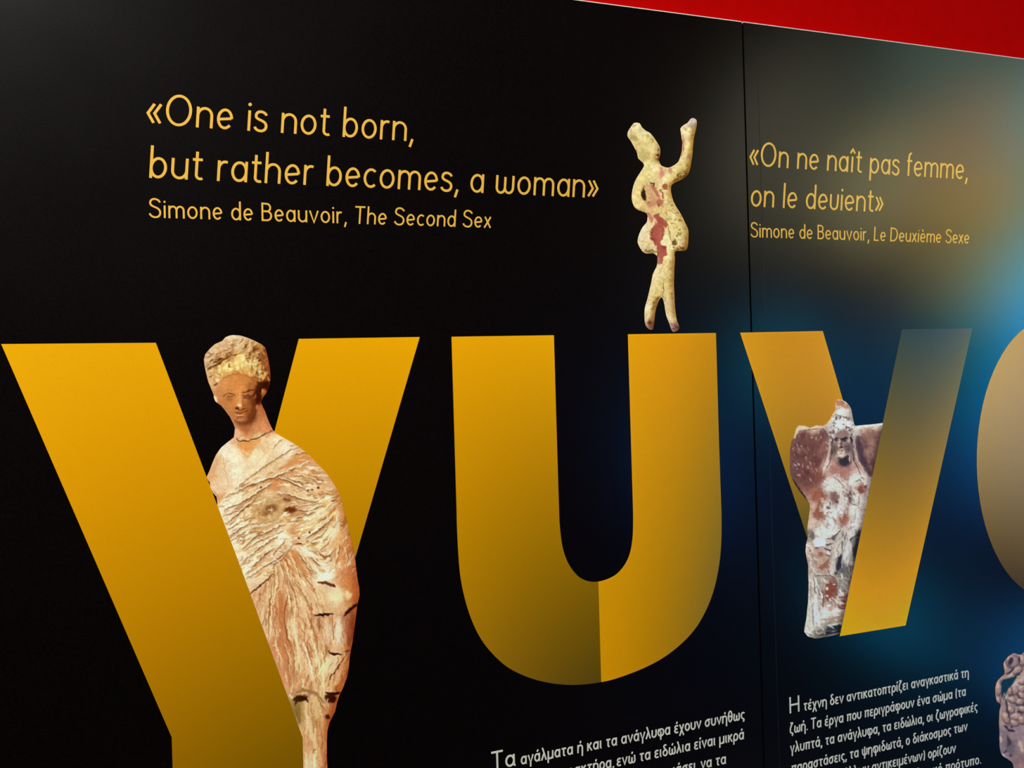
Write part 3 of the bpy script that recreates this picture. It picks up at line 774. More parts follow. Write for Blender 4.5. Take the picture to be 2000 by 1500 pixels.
pic.folds(D1, H1, [(7,[(400,620),(500,540),(600,460),(720,380),(830,310),(930,240),(1030,220)]),(12,[(300,700),(400,660),(520,600),(640,560),(760,520),(860,480),(960,430),(1060,390),(1120,360)]),
 (11,[(290,835),(380,790),(480,750),(560,700),(640,650),(720,590),(760,560)]),(6,[(280,890),(360,860),(430,830),(520,770)]),(12,[(300,970),(360,920),(430,870),(500,800),(590,730)]),
 (9,[(340,1080),(420,1030),(500,980),(570,950)]),(11,[(470,1220),(540,1140),(600,1090),(700,1050),(800,1000),(860,970)]),(7,[(480,1230),(600,1150),(700,1100),(800,1060),(880,1030)]),
 (11,[(445,1350),(540,1280),(640,1200),(740,1130),(800,1090)]),(11,[(490,1460),(580,1370),(680,1270),(760,1210)]),(9,[(500,1500),(600,1440),(720,1360),(830,1290),(900,1230),(960,1160)]),
 (7,[(765,1400),(770,1370),(870,1290),(940,1200)]),(7,[(770,1270),(800,1210),(850,1160)]),(6,[(800,1230),(850,1170),(880,1130)]),(6,[(360,1130),(420,1090),(480,1060)]),(5,[(330,1020),(400,970),(460,940)]),
 (11,[(820,520),(920,550),(1000,590),(1080,620)]),(7,[(880,510),(960,540),(1060,560),(1160,570)]),(5,[(960,490),(1060,500),(1180,540)]),(11,[(810,660),(900,680),(990,710),(1080,735),(1180,745)]),
 (6,[(990,790),(1100,780),(1230,760)]),(6,[(1000,830),(1120,840),(1280,780)]),(7,[(930,200),(1000,190),(1060,230)]),(6,[(980,290),(1060,270),(1130,290)]),(6,[(760,230),(820,160),(860,140)]),
 (16,[(1090,1100),(1180,1050),(1260,990),(1330,920)]),(8,[(1160,1120),(1240,1080),(1300,1010)]),(8,[(1020,1250),(1060,1320),(1110,1390),(1160,1440),(1240,1480)]),(11,[(1110,1270),(1180,1340),(1240,1370)]),
 (6,[(1010,900),(1100,880),(1200,840)]),(6,[(950,930),(1040,900),(1100,860)])])
pic.dabs(torso, 130, [H1,(255,240,200),H2], 70, 11, flow, 8, .9)
pic.line((165,100,55), 16, [(1210,1250),(1270,1290),(1310,1280),(1330,1250)]); pic.line(D2, 14, [(980,1160),(1050,1148)]); pic.line((40,20,8), 5, [(1340,742),(1390,735)])
for c in ((1110,640),(1150,636),(1205,606),(650,610),(1020,1108),(1120,1045)): pic.spot(D2, c, 13, 10, .9)
pic.line(H1, 50, [(800,1080),(880,1090),(930,1130),(920,1170)], .5, 5); pic.line(H1, 50, [(1040,1190),(1100,1250),(1180,1300)], .7, 5); pic.line(H1, 60, [(1400,920),(1380,1030),(1330,1130)], .5, 6); pic.spot((252,240,200),(1240,860),70,40,.6,.9,-25)
pic.line(T1, 50, [(950,1220),(1000,1310),(1060,1420),(1080,1500)], .8); pic.line(T1, 40, [(1440,1180),(1460,1300),(1450,1420)], .6); pic.patch((214,142,92), [(1440,1400),(1500,1380),(1590,1500),(1430,1500)], .8, 4)
for p in ([(870,1310),(900,1380),(920,1480)],[(820,1330),(850,1420),(870,1500)],[(950,1290),(990,1390),(1020,1490)],[(790,1390),(800,1440),(800,1500)],[(1100,1400),(1130,1470),(1160,1500)],[(1400,1180),(1390,1290),(1350,1400)],[(1470,1200),(1490,1300),(1470,1400)]):
    pic.line(H2, 13, p, .85); pic.line(D1, 6, [(x + 14, y) for x, y in p], .7)
# skirt
pic.frame(400, 1120, 3.947)
skirt = [(365,160),(520,0),(860,0),(940,330),(1150,330),(1110,720),(1040,930),(660,930)]
sflow = [(450,200,105),(500,400,97),(620,400,82),(750,400,78),(850,500,80),(820,150,65),(1050,450,92),(950,750,110)]
pic.dabs(skirt, 330, [H2,H3,(238,205,155),(210,152,96),(225,180,125),(200,130,78)], 100, 11, sflow, 5, .85)
pic.dabs(skirt, 150, [(180,110,60),(160,95,50),(200,128,76)], 90, 7, sflow, 5, .8)
pic.line((202,128,76), 58, [(575,140),(590,320),(600,480),(625,640),(665,830)], .8, 5)
pic.line(D2, 11, [(350,150),(420,100),(480,50),(530,0)]); pic.line(D3, 13, [(345,160),(390,120),(440,80)], .9)
pic.folds((165,98,50), H2, [(9,[(490,470),(495,330),(505,200),(520,60)]),(6,[(860,460),(880,660)]),(6,[(770,560),(830,780),(840,870)]),(6,[(680,560),(690,700),(680,880)]),(7,[(700,60),(760,160),(800,220)]),(6,[(650,40),(690,140),(720,240)]),(6,[(600,480),(640,640),(655,800)])], 1.2)
for c_, w_, p in ((H2,10,[(500,520),(510,380),(515,200),(525,60)]),((130,68,28),9,[(640,150),(608,330),(632,480),(660,560)]),(H3,18,[(650,420),(720,560),(790,700),(840,880)]),(H2,14,[(700,250),(690,420),(710,560),(740,760)]),(H1,14,[(760,540),(810,680),(835,830)]),
  (H2,20,[(820,500),(870,640),(890,780)]),(H2,16,[(900,600),(910,760),(922,960)]),(H3,14,[(570,420),(580,450)]),(H3,10,[(530,560),(560,540)]),(H3,10,[(560,640),(590,600)]),(H2,12,[(640,150),(660,260)]),(H2,12,[(560,20),(540,140),(530,240)])):
    pic.line(c_, w_, p, .85)
pic.spot(H2, (1005,180), 60, 34, .7, .8); pic.spot(H1, (930,20), 70, 24, .9, .8); pic.spot(H2,(880,190),30,50,.7,.8,-30); pic.spot(H2,(1105,160),24,40,.8,.7)
pic.line((216,140,80), 60, [(1100,0),(1110,80),(1130,140)], .7, 4)
pic.line((118,60,28), 20, [(870,70),(930,70),(1005,100)]); pic.line((90,45,20), 14, [(985,80),(1005,105)]); pic.line((200,150,100), 16, [(855,150),(875,230),(930,285)], .7)
pic.line((228,180,125), 34, [(890,270),(980,290),(1080,270),(1150,220)], .8, 4)
pic.line((60,26,10), 20, [(845,322),(900,318),(985,312)]); pic.line((70,32,26), 26, [(1075,325),(1120,280),(1172,240)]); pic.line((175,110,75), 60, [(1130,300),(1125,420),(1110,560)], .6, 5); pic.line((165,105,62),24,[(880,340),(885,440)],.8)
pic.line((244,220,182), 46, [(1030,340),(1030,440),(1020,540)], .8, 5); pic.line((238,205,165), 30, [(930,350),(940,450),(950,560)], .7, 4); pic.line((170,110,65), 8, [(985,350),(985,480)], .7); pic.line((228,180,130), 26, [(960,570),(1030,590),(1110,570)], .8)
pic.line((68,32,12), 15, [(945,598),(1000,622),(1055,622)]); pic.line(D2, 7, [(1060,606),(1125,588)]); pic.line((95,48,22), 9, [(1080,640),(1030,720),(970,790),(945,870)])
pic.line(H3, 30, [(1085,690),(1040,780),(1000,850)], .6, 4); pic.line(H2, 30, [(960,660),(930,760)], .7, 4)
pic.line((70,32,12), 18, [(928,918),(1000,926),(1042,915)]); pic.spot((74,32,16), (970,960), 42, 34, .95, .4); pic.spot((92,46,22), (945,1105), 18, 17, .9); pic.line((225,180,130), 14, [(945,970),(950,1040)]); pic.line((215,150,105),20,[(990,1000),(985,1060)],.8)
pic.line((160,120,68), 24, [(690,930),(760,893),(850,918),(925,1000)], .9, 3); pic.spot((62,28,10), (735,962), 54, 26, .95, .4, -12); pic.line((70,32,12), 20, [(690,1015),(712,985)]); pic.line(D3, 14, [(770,955),(800,990)]); pic.line((240,205,160),22,[(655,935),(680,960)],.9)
pic.dabs([(750,1000),(930,1000),(940,1500),(756,1500)], 120, [(240,210,160),(205,155,98),(225,182,125),(190,135,80)], 90, 11, 88, 7, .65)
for c_, w_, p in ((H3,22,[(775,990),(785,1080),(800,1180)]),((150,95,45),8,[(822,1100),(832,1160),(842,1230)]),((185,132,72),26,[(855,1130),(862,1190)]),((150,95,50),8,[(868,960),(900,1010),(930,1050)]),((120,70,30),7,[(828,1390),(836,1362),(856,1352)]),((205,135,78),20,[(768,1180),(764,1300),(762,1500)]),(H2,20,[(838,1390),(850,1500)]),((125,88,30),24,[(705,1060),(735,1150)]),((200,150,90),14,[(745,1000),(748,1130)]),(H3,14,[(905,1100),(915,1300)])):
    pic.line(c_, w_, p, .85)
# chest and neck
pic.frame(380, 630, 5)
pic.dabs([(230,1250),(400,1150),(850,1110),(600,1450),(330,1620)], 60, [(252,235,195),(255,240,205),(245,215,165)], 90, 30, -35, 30, .35)
pic.patch((235,160,86), [(380,1150),(430,1170),(640,1130),(620,1200),(560,1240),(530,1260),(480,1240),(420,1190)], .75, 7, 2.5); pic.line((220,170,120), 9, [(285,1300),(290,1400),(310,1500),(340,1620)], .8); pic.line((205,145,90), 9, [(235,1300),(210,1400),(200,1460)], .7); pic.line((225,165,110), 26, [(215,1300),(175,1420),(150,1520)],.6,5)
pic.line((232,172,110), 5, [(560,1430),(640,1330),(720,1250)], .5); pic.spot((245,215,170),(225,1640),46,40,.5,.9); pic.line(D1, 6, [(180,1640),(230,1680),(240,1710)], .5)
pic.line((105,55,25), 34, [(400,965),(460,995),(545,965),(585,905),(605,840)], .8, 6); pic.line((172,100,55), 50, [(430,1010),(520,1020),(590,960)], .5, 9); pic.line((242,185,135), 40, [(405,1060),(430,1100)], .5, 7)
pic.line((58,26,8), 8, [(405,1135),(430,1155),(500,1158),(570,1143),(630,1125),(680,1090),(758,1050)], 1, .9, .2); pic.line((50,20,6), 10, [(560,1147),(630,1122)])
# face
pic.line((115,58,26), 44, [(600,620),(605,740),(580,840),(530,930)], .8, 7); pic.line((185,112,55), 30, [(570,600),(560,660)], .5, 6)
pic.line((120,64,28), 9, [(280,722),(308,697),(345,688),(375,700),(388,722)]); pic.spot((172,106,58), (345,722), 36, 17, .9, .5); pic.line((232,165,105), 7, [(300,706),(345,699),(375,712)], .8); pic.line((140,78,38), 6, [(300,747),(345,757),(382,745)], .9); pic.line((160,95,45), 10, [(390,700),(395,740)], .6)
pic.line((195,122,60), 12, [(268,690),(310,660),(370,655)], .5)
pic.line((110,54,20), 13, [(466,692),(510,668),(560,658),(602,642)]); pic.spot((138,78,38), (512,718), 46, 22, .9, .5); pic.line((205,135,80), 7, [(475,708),(515,697),(555,700)], .8); pic.line((105,52,22), 7, [(470,738),(525,748),(570,712)], .9); pic.line((85,40,16), 16, [(558,722),(588,685),(612,650)], .9); pic.line((225,150,88), 10, [(575,740),(600,700)], .6)
pic.line((242,172,105), 22, [(440,690),(437,760),(440,800)], .7, 4); pic.spot((255,208,142), (440,808), 24, 22, .95, .7); pic.line((165,95,45), 18, [(472,750),(480,820)], .7, 3); pic.line((104,48,18), 12, [(402,838),(425,850),(462,848),(495,828)]); pic.spot((96,44,18), (415,838), 16, 9, .9)
pic.line((118,58,26), 10, [(392,880),(440,886),(505,868)]); pic.spot((236,168,116), (440,903), 46, 12, .9, .5); pic.line((148,82,42), 9, [(408,926),(450,932),(492,914)], .85); pic.spot((160,92,48),(445,866),22,9,.6); pic.spot((214,140,80),(445,950),34,14,.7); pic.line((135,72,32),14,[(500,885),(525,850)],.7); pic.line((225,150,85),26,[(380,780),(360,850)],.4,6)
pic.line((165,95,42), 12, [(250,580),(300,530),(370,505),(440,498),(510,520),(560,550),(600,585)], .65, 3)
# hair
pic.dabs([(100,300),(350,250),(380,330),(140,480)], 50, [(110,58,22),(150,95,48),(235,190,130),(215,160,100)], 42, 13, -32, 25, .8)
pic.dabs([(480,200),(600,190),(700,300),(740,560),(610,570),(500,350)], 110, [(95,45,14),(120,66,26),(245,210,150),(225,175,110),(180,120,62)], 40, 14, -60, 40, .85)
pic.dabs([(130,470),(330,380),(600,340),(720,480),(730,570),(600,570),(480,490),(300,500),(190,590)], 95, [(255,232,150),(250,215,125),(200,140,70),(150,92,40),(240,195,110)], 32, 17, 70, 35, .85)
pic.line((96,46,12), 15, [(128,462),(220,410),(310,350),(362,308)]); pic.line((150,95,50), 8, [(380,170),(375,230),(368,310)], .8); pic.line((112,60,18), 13, [(365,325),(440,300),(490,268),(512,210)]); pic.line((190,135,82), 9, [(290,170),(330,195),(385,165),(430,140)], .7)
pic.line((252,222,172), 24, [(310,155),(370,138),(430,145)], .85, 4); pic.line((250,218,165), 24, [(400,240),(450,215),(500,180)], .8, 4); pic.line((248,210,158), 24, [(130,330),(200,285),(300,245)], .7, 4); pic.line((235,180,120), 22, [(230,350),(300,300),(340,270)], .7, 3)
pic.dabs([(100,300),(300,150),(520,160),(690,240),(720,330),(480,330),(130,450)], 60, [(168,112,60),(245,210,155),(205,150,92),(130,78,36)], 60, 13, [(150,350,-30),(350,200,-15),(500,220,-55),(650,280,60)], 14, .7)
for c in ((170,305),(165,370),(205,385),(150,440),(250,360),(160,525),(205,600)): pic.spot((100,50,18), c, 24, 9, .85, .5, -30)
for c in ((320,410),(240,470),(300,440),(400,385),(470,350),(500,390),(540,400),(350,455),(425,440),(640,480),(690,500),(225,560)): pic.spot((255,236,165), c, 17, 20, .85, .6)
pic.patch((86,40,15), [(610,585),(735,572),(722,640),(690,652),(650,705),(640,775),(600,800),(604,690)], .9, 4); pic.spot((225,185,132), (672,690), 24, 44, .95, .5, 15); pic.spot((250,225,175), (665,668), 12, 16, .9); pic.spot((110,60,26),(655,715),9,14,.8)
pic.spot((250,222,185), (206,752), 20, 36, .9, .5, -25); pic.spot((215,160,110),(610,820),14,24,.8)
pic.round_off(9, 1.5, .5, (165, 95, 45)); pic.warp(1.6, 5); pic.mottle(.05, 2.6); pic.grade(.97, 1.12, (225, 180, 125))
wo = tag(empty('statuette_print', (.1, 0, .78)), 'printed photo of a draped terracotta woman with bun hair, beside the first letter Y', 'picture', 'printed statuette photographs')
hair_p = A_([(60,620),(190,650),(225,600),(260,560),(300,522),(370,500),(440,492),(510,512),(560,545),(602,575),(610,590),(760,580),(780,100),(60,60)])
head_p = A_([(60,560),(60,900),(380,1010),(390,1120),(410,1140),(430,1158),(500,1160),(570,1147),(630,1127),(680,1092),(770,1052),(900,1000),(760,500)])
bust_p = [(380,860)] + A_([(390,1100),(430,1155),(560,1150),(770,1050),(850,1120),(1030,1222)]) + B_([(930,240),(830,310),(720,380),(600,460),(500,540),(400,620),(300,700),(215,740)]) + [(380,985)]
skirt_p = B_([(430,1560),(600,1445),(720,1365),(830,1295),(900,1235),(960,1165),(1020,1250),(1060,1320),(1110,1390),(1160,1440),(1240,1480),(1700,1500)]) + [(760,1360)] + C_([(1045,915),(1000,926),(925,920),(850,918),(760,893),(690,925),(600,930)]) + [(440,1160)]
pic.film(wo, [('hair', hair_p, 'rolled and curled hair tied in a bun'), ('head', head_p, 'orange clay head and neck with a crack round its base'), ('bust', bust_p, 'pale chest and bare upper arm'),
  ('skirt', skirt_p, 'streaked terracotta skirt with vertical folds'), ('base', [(540,1330),(760,1330),(760,1700),(540,1700)], 'pale broken lower part'), ('cloak', None, 'cream cloak wound tightly round the body')], 1.1)

# dancing figure standing on the U
def E_(pts): return [(1200 + x / 6.52, 210 + y / 6.52) for x, y in pts]
def F_(pts): return [(1200 + x / 6, 420 + y / 6) for x, y in pts]
out = E_([(275,195),(320,205),(345,250),(400,300),(450,325),(500,385),(550,460),(578,520),(580,590),(565,660),(570,700),(600,745),(680,768),(740,745),(800,705),(830,650),(855,560),(862,450),(845,330),(840,265),(880,225),(930,195),(960,155),(990,135),(1030,150),(1048,185),(1035,280),(1010,380),(1000,470),(990,600),(975,700),(955,800),(920,870),(850,920),(780,950),(730,985),(715,1030),(722,1100),(750,1200),(800,1290),(850,1370)]) + \
  F_([(820,80),(850,140),(865,200),(862,300),(858,360),(835,415),(780,420),(705,430),(707,520),(700,620),(697,720),(695,820),(700,930),(705,1050),(715,1150),(730,1240),(755,1300),(745,1345),(690,1372),(660,1330),(640,1270),(605,1180),(590,1090),(575,1010),(550,965),(520,1000),(490,1080),(475,1150),(465,1240),(455,1310),(440,1345),(400,1335),(360,1285),(350,1180),(355,1090),(380,1000),(405,900),(430,790),(450,690),(490,610),(500,560),(500,490),(455,450),(370,452),(320,420),(280,350),(270,300),(290,220),(330,140),(375,90),(385,40)]) + \
  E_([(410,1350),(330,1320),(270,1290),(230,1220),(218,1140),(230,1040),(260,940),(300,870),(350,790),(375,740),(355,700),(300,650),(290,590),(265,540),(235,480),(200,420),(165,370),(170,310),(200,260),(240,205)])
pic = Picture(smooth(out, 2), 9)
wash = [(1200 + x / 6.52, 210 + y / 6.52, r_, g_, b_) for x, y, r_, g_, b_ in [(280,250,240,222,165),(200,330,222,198,135),(350,330,236,218,155),(300,480,220,198,122),(420,480,232,212,140),(540,540,240,218,160),(400,600,205,182,112),(500,640,225,200,130),(450,720,232,212,140),(520,760,246,226,165),
  (440,850,234,212,140),(330,900,232,208,132),(600,830,225,180,130),(650,900,245,225,160),(760,800,230,205,135),(860,740,225,202,130),(930,600,228,205,135),(930,450,235,212,145),(950,300,238,218,160),(990,190,215,200,180),(850,850,195,168,95),
  (250,1100,236,210,135),(280,1230,232,205,135),(430,1050,215,175,120),(500,1180,215,165,115),(650,1050,240,215,150),(690,1200,238,215,145),(620,1300,230,200,128),(780,1380,240,218,155)]] + \
  [(1200 + x / 6, 420 + y / 6, r_, g_, b_) for x, y, r_, g_, b_ in [(720,60,232,208,135),(780,180,228,205,135),(820,330,225,198,140),(650,200,238,215,145),(620,320,246,228,170),(340,220,236,215,165),(330,350,232,208,150),(420,400,225,200,140),(650,480,248,230,165),(600,560,232,205,140),(680,640,230,205,140),(520,700,240,216,152),
  (460,800,228,202,132),(640,780,222,196,126),(420,950,220,192,120),(660,930,226,200,132),(690,1000,232,200,160),(390,1100,236,212,155),(640,1080,222,196,130),(400,1220,228,200,140),(690,1200,230,205,150),(700,1310,175,135,125),(410,1270,175,130,95)]]
pic.wash(wash, 4, 3); pic.mottle(.05, 6)
R1, R2, R3 = (190, 114, 86), (176, 94, 72), (140, 64, 44); O1 = (150, 124, 62); K1 = (66, 46, 18)
pic.frame(1200, 210, 6.52)
for c, rx, ry, rot in (((215,372),32,34,0),((265,402),36,30,20),((240,232),34,14,-10),((425,362),13,26,-20),((478,420),10,26,-25),((895,280),14,30,-30)): pic.spot((178,148,88), c, rx, ry, .75, .8, rot)
pic.line((196,170,100), 12, [(300,590),(370,625),(450,640),(530,650)], .7); pic.line((205,180,110), 26, [(250,500),(300,570)], .6, 4); pic.spot((110,80,28),(556,545),12,16,.9); pic.spot(K1,(542,602),17,12,.9); pic.spot((188,96,52),(556,635),14,26,.9); pic.spot(K1,(545,662),22,10,.9); pic.spot(K1,(272,548),10,14,.7); pic.line((150,70,40),14,[(360,760),(330,800)],.7)
pic.line((212,148,112), 46, [(590,765),(605,830),(585,900)], .9, 3); pic.spot((200,140,104), (710,800), 25, 34, .85); pic.line((182,98,66), 24, [(868,345),(874,450),(866,560),(845,625)], .85); pic.spot((202,182,168), (990,195), 38, 48, .8, .8, 25); pic.spot((186,160,120),(960,240),36,34,.6); pic.spot((224,198,188),(1015,165),18,20,.8); pic.spot((205,150,110),(935,635),26,30,.8); pic.spot((150,124,62),(1000,352),10,8,.9); pic.spot((180,155,90),(925,740),22,12,.7)
pic.dabs([(730,950),(800,840),(930,790),(920,870),(800,945)], 40, [(120,95,42),(165,135,70),(235,212,150),(100,76,30)], 26, 14, -35, 30, .8)
pic.patch((70,52,20), [(370,990),(390,1080),(405,1160),(400,1195),(372,1190),(335,1130),(330,1080),(360,1060)], .95, 1.6); pic.patch(K1, [(340,1090),(395,1085),(405,1165),(375,1185)], .9, 2); pic.line((225,195,125),18,[(350,1210),(400,1260),(440,1290)],.7); pic.line(K1,9,[(420,1225),(450,1205)])
pic.spot((168,92,66), (640,1003), 34, 30, .9, .5); pic.line(K1, 10, [(620,1040),(672,1040)], .9); pic.line(R1, 46, [(465,985),(505,1040),(540,1090),(570,1150)], .85, 3); pic.line((225,190,130), 14, [(520,985),(575,1040)], .8); pic.line((166,88,62), 22, [(588,1060),(612,1110),(628,1160)], .9); pic.line(K1, 9, [(565,1058),(602,1052)], .9)
pic.line(K1, 12, [(440,965),(500,968)], .9); pic.spot(K1, (500,985), 14, 22, .8); pic.spot((184,112,82), (570,1212), 46, 46, .85, .5); pic.spot((120,66,36),(555,1250),18,14,.8); pic.line((200,140,100), 60, [(420,1240),(520,1235)], .6, 4); pic.line(R1, 50, [(425,1340),(455,1400),(470,1460)], .85); pic.line((132,72,44), 24, [(520,1380),(575,1355)], .8); pic.patch(R2, [(500,1400),(580,1370),(630,1440),(670,1500),(620,1560),(520,1500)], .9, 2, 1); pic.line((232,205,135),18,[(500,1300),(560,1320),(640,1290)],.7); pic.dabs([(250,1280),(400,1330),(420,1350),(340,1330)],14,[K1,O1],20,8,15,20,.8)
pic.dabs([(600,1220),(700,1180),(860,1400),(680,1480)], 34, [O1,(180,152,85),(128,100,44)], 24, 13, 60, 50, .7)
pic.dabs([(200,300),(560,500),(480,720),(420,900),(300,1000),(700,1000),(950,700),(950,300)], 60, [(205,180,112),(242,224,165),(190,164,98)], 30, 12, 60, 60, .5)
pic.frame(1200, 420, 6)
pic.patch(R2, [(440,0),(540,15),(605,110),(592,200),(572,260),(542,330),(600,395),(618,470),(570,500),(552,575),(503,582),(500,490),(510,440),(462,325),(415,260),(428,150),(505,105)], .95, 1.8, .8); pic.line(R3, 30, [(430,160),(425,240),(470,320)], .7, 4); pic.line((200,120,95), 40, [(510,130),(540,200),(530,300)], .5, 6); pic.spot((148,76,56),(575,375),26,18,.9); pic.line((140,66,44), 16, [(590,60),(620,120)], .8); pic.line((90,48,28), 18, [(475,430),(505,440),(500,490)], .9); pic.line((232,205,150), 18, [(470,40),(490,95)], .8); pic.patch((236,214,160),[(430,400),(490,350),(490,385),(440,430)],.9,1.5)
pic.line((240,218,158), 24, [(575,140),(610,190),(640,260),(660,340)], .85, 3)
pic.line(O1, 12, [(606,70),(630,150),(648,225),(662,290),(690,360)], .8); pic.dabs([(620,20),(780,10),(860,220),(850,400),(700,400)], 50, [O1,(182,156,88),(125,100,44),(245,226,170)], 24, 12, 50, 60, .7); pic.spot((120,84,36),(700,325),24,30,.9,.5)
pic.dabs([(690,380),(850,380),(850,415),(700,425)], 22, [(120,90,40),(95,68,30)], 26, 10, 0, 20, .8); pic.dabs([(300,400),(460,410),(460,450),(330,425)], 20, [(120,92,44),(160,130,70)], 28, 9, 10, 20, .8); pic.dabs([(290,220),(420,150),(470,400),(330,400)], 30, [(245,226,180),(205,178,120),(190,160,100)], 34, 10, 70, 40, .7)
pic.line((112,86,30), 11, [(578,795),(572,870),(562,965)], .9); pic.line((205,178,112), 40, [(690,520),(680,700),(690,900)], .45, 6); pic.line((246,224,160), 30, [(520,640),(470,800),(420,980)], .5, 5); pic.line((238,210,180), 20, [(690,860),(700,1000),(712,1120)], .7, 3)
pic.dabs([(440,600),(700,520),(700,1240),(560,960),(470,1150),(360,1100)], 55, [O1,(180,152,88),(245,226,165)], 22, 11, 80, 50, .65)
pic.dabs([(430,1020),(530,950),(480,1080),(450,1110)], 18, [(105,80,30),(140,112,52)], 24, 11, -45, 20, .85); pic.spot((112,72,44),(412,1262),22,42,.8,.7); pic.dabs([(390,1220),(440,1220),(430,1310),(395,1300)],14,[(80,44,26),(190,150,120)],18,9,80,40,.85); pic.dabs([(650,1280),(735,1270),(745,1340),(690,1360)], 28, [(84,52,48),(150,110,112),(205,170,165),(120,84,80)], 20, 11, 60, 60, .85); pic.line((215,180,140),16,[(370,1150),(365,1260)],.6)
pic.round_off(5, 1.8, .5, (150, 115, 55)); pic.warp(1.5, 4.5); pic.mottle(.06, 2.4); pic.grade(.99, 1.15, (225, 198, 125))
da = tag(empty('statuette_print', (.68, 0, 1.553)), 'printed photo of a small yellowish dancer with one arm raised, standing on the U', 'picture', 'printed statuette photographs')
pic.film(da, [('cap', E_([(100,100),(420,230),(420,300),(400,400),(300,470),(225,500),(100,420)]), 'pointed cap'), ('skirt', F_([(200,60),(420,-80),(640,-60),(800,-40),(950,150),(950,440),(705,432),(640,420),(620,470),(570,500),(500,500),(455,452),(200,480)]), 'flared skirt with red paint'), ('body', None, None)], .9)

# winged figure standing against a clay shell, on the slanted letter
def G_(pts): return [(1520 + x / 6, 760 + y / 6) for x, y in pts]
def H_(pts): return [(1520 + x / 5.769, 1000 + y / 5.769) for x, y in pts]
vc = lambda y: 1761.3 + (1639.5 - 1761.3) * (y - 643.2) / (1242.5 - 643.2)
out = G_([(690,120),(740,125),(790,150),(830,195),(850,230),(865,310),(885,410),(900,430),(1000,420),(1100,412)]) + [(vc(y), y) for y in (826, 860, 900, 938, 980, 1030, 1080, 1130, 1180, 1222, 1238)] + \
  H_([(560,1400),(480,1415),(420,1425),(330,1400),(290,1350),(295,1300),(315,1200),(325,1100),(335,1000),(338,900),(340,800),(335,700),(335,600),(320,530),(305,450),(310,370),(330,290),(325,180),(340,80),(350,0)]) + \
  G_([(370,1400),(365,1340),(330,1300),(250,1200),(190,1110),(150,1030),(135,960),(130,850),(135,720),(150,620),(185,550),(210,460),(240,425),(310,430),(370,455),(440,425),(520,430),(560,410),(610,350),(640,290),(670,240),(665,170)])
pic = Picture(out, 3)
wash = [(1520 + x / 6, 760 + y / 6, r_, g_, b_) for x, y, r_, g_, b_ in [(720,150,195,120,82),(700,190,222,190,170),(780,180,215,150,115),(740,260,238,230,220),(820,280,232,224,214),(700,400,240,234,226),(820,400,222,212,202),(640,480,205,192,182),(860,480,200,190,182),(740,500,165,135,125),(720,640,180,145,132),(820,660,130,100,100),(660,700,120,92,84),(735,740,225,196,172),
  (240,440,228,196,166),(400,450,226,192,162),(300,560,128,78,68),(200,700,122,74,68),(400,650,132,82,72),(500,550,142,92,80),(300,850,135,86,76),(450,850,130,76,66),(200,950,128,82,76),(350,1050,135,84,74),(470,1000,150,88,72),(540,720,165,108,88),(950,440,232,212,196),(1150,410,226,204,186),(1050,560,165,116,96),(1150,560,168,120,100),(980,640,110,76,76),(1080,750,170,122,106),(1020,850,108,74,74),(1090,930,150,100,84),
  (560,900,222,200,188),(640,930,196,134,114),(780,870,110,82,88),(780,980,190,130,112),(900,900,205,160,142),(960,950,214,188,176),(620,1120,224,216,206),(720,1150,218,208,198),(880,1060,226,216,206),(980,1170,172,102,82),(1040,1100,228,218,206),(760,1270,224,216,208),(660,1260,150,108,98),(900,1250,228,220,210),(840,1260,140,105,98),(480,1250,180,108,86),(420,1400,205,165,145),(560,1420,230,222,214),(700,1430,242,236,230),(900,1420,236,228,220),(460,1450,172,104,80),(1000,1300,222,212,202)]] + \
  [(1520 + x / 5.769, 1000 + y / 5.769, r_, g_, b_) for x, y, r_, g_, b_ in [(370,60,215,180,160),(460,20,168,100,80),(600,80,232,226,218),(730,70,178,110,92),(850,120,228,220,212),(930,100,222,212,204),(380,130,218,186,165),(360,260,130,112,100),(460,240,228,218,208),(460,340,238,232,224),(600,200,226,216,206),(650,300,185,168,156),(820,250,218,208,202),(900,260,92,80,84),(330,400,215,190,172),(440,460,190,140,118),(560,400,200,184,172),(660,420,214,202,190),(800,420,206,196,190),(860,430,84,74,78),
  (480,580,196,164,142),(530,610,170,120,98),(600,640,205,190,178),(690,580,84,76,84),(760,540,200,192,184),(820,600,120,112,104),(380,600,176,152,140),(450,680,190,172,156),(740,700,130,122,112),(370,800,214,202,192),(450,800,178,162,148),(600,850,152,84,68),(720,850,178,170,158),(380,1000,222,212,202),(470,960,192,166,150),(590,940,150,82,66),(700,960,210,198,186),(740,1000,150,88,78),(360,1200,218,210,198),(430,1200,222,214,202),(520,1150,228,220,210),(640,1150,224,210,196),(620,1220,186,164,138),(700,1220,178,160,138),(340,1350,205,200,186),(470,1370,160,150,132),(600,1320,66,72,80),(680,1320,62,68,78),(600,1380,172,168,156)]]
pic.wash(wash, 4, 2.5); pic.mottle(.06, 5)
W1, W2, W3 = (244,238,231), (226,217,207), (205,190,178); t1, t2 = (172,104,82), (152,86,68); d1, d2, d3 = (120,92,84), (84,64,66), (64,52,56)
pic.frame(1520, 760, 6)
pic.dabs([(200,520),(560,480),(580,700),(480,950),(380,1150),(200,1020),(140,800)], 90, [(150,98,86),(112,66,60),(165,112,98),(122,76,68)], 60, 26, 70, 50, .6)
pic.dabs([(200,520),(560,480),(580,700),(480,950),(400,1100),(200,1020),(160,800)], 34, [(205,165,150),(190,146,132),(222,190,172)], 34, 15, 75, 30, .85)
pic.dabs([(920,480),(1200,450),(1150,700),(1090,950),(1000,800)], 60, [(178,128,110),(150,104,90),(190,142,124)], 60, 26, 60, 50, .5)
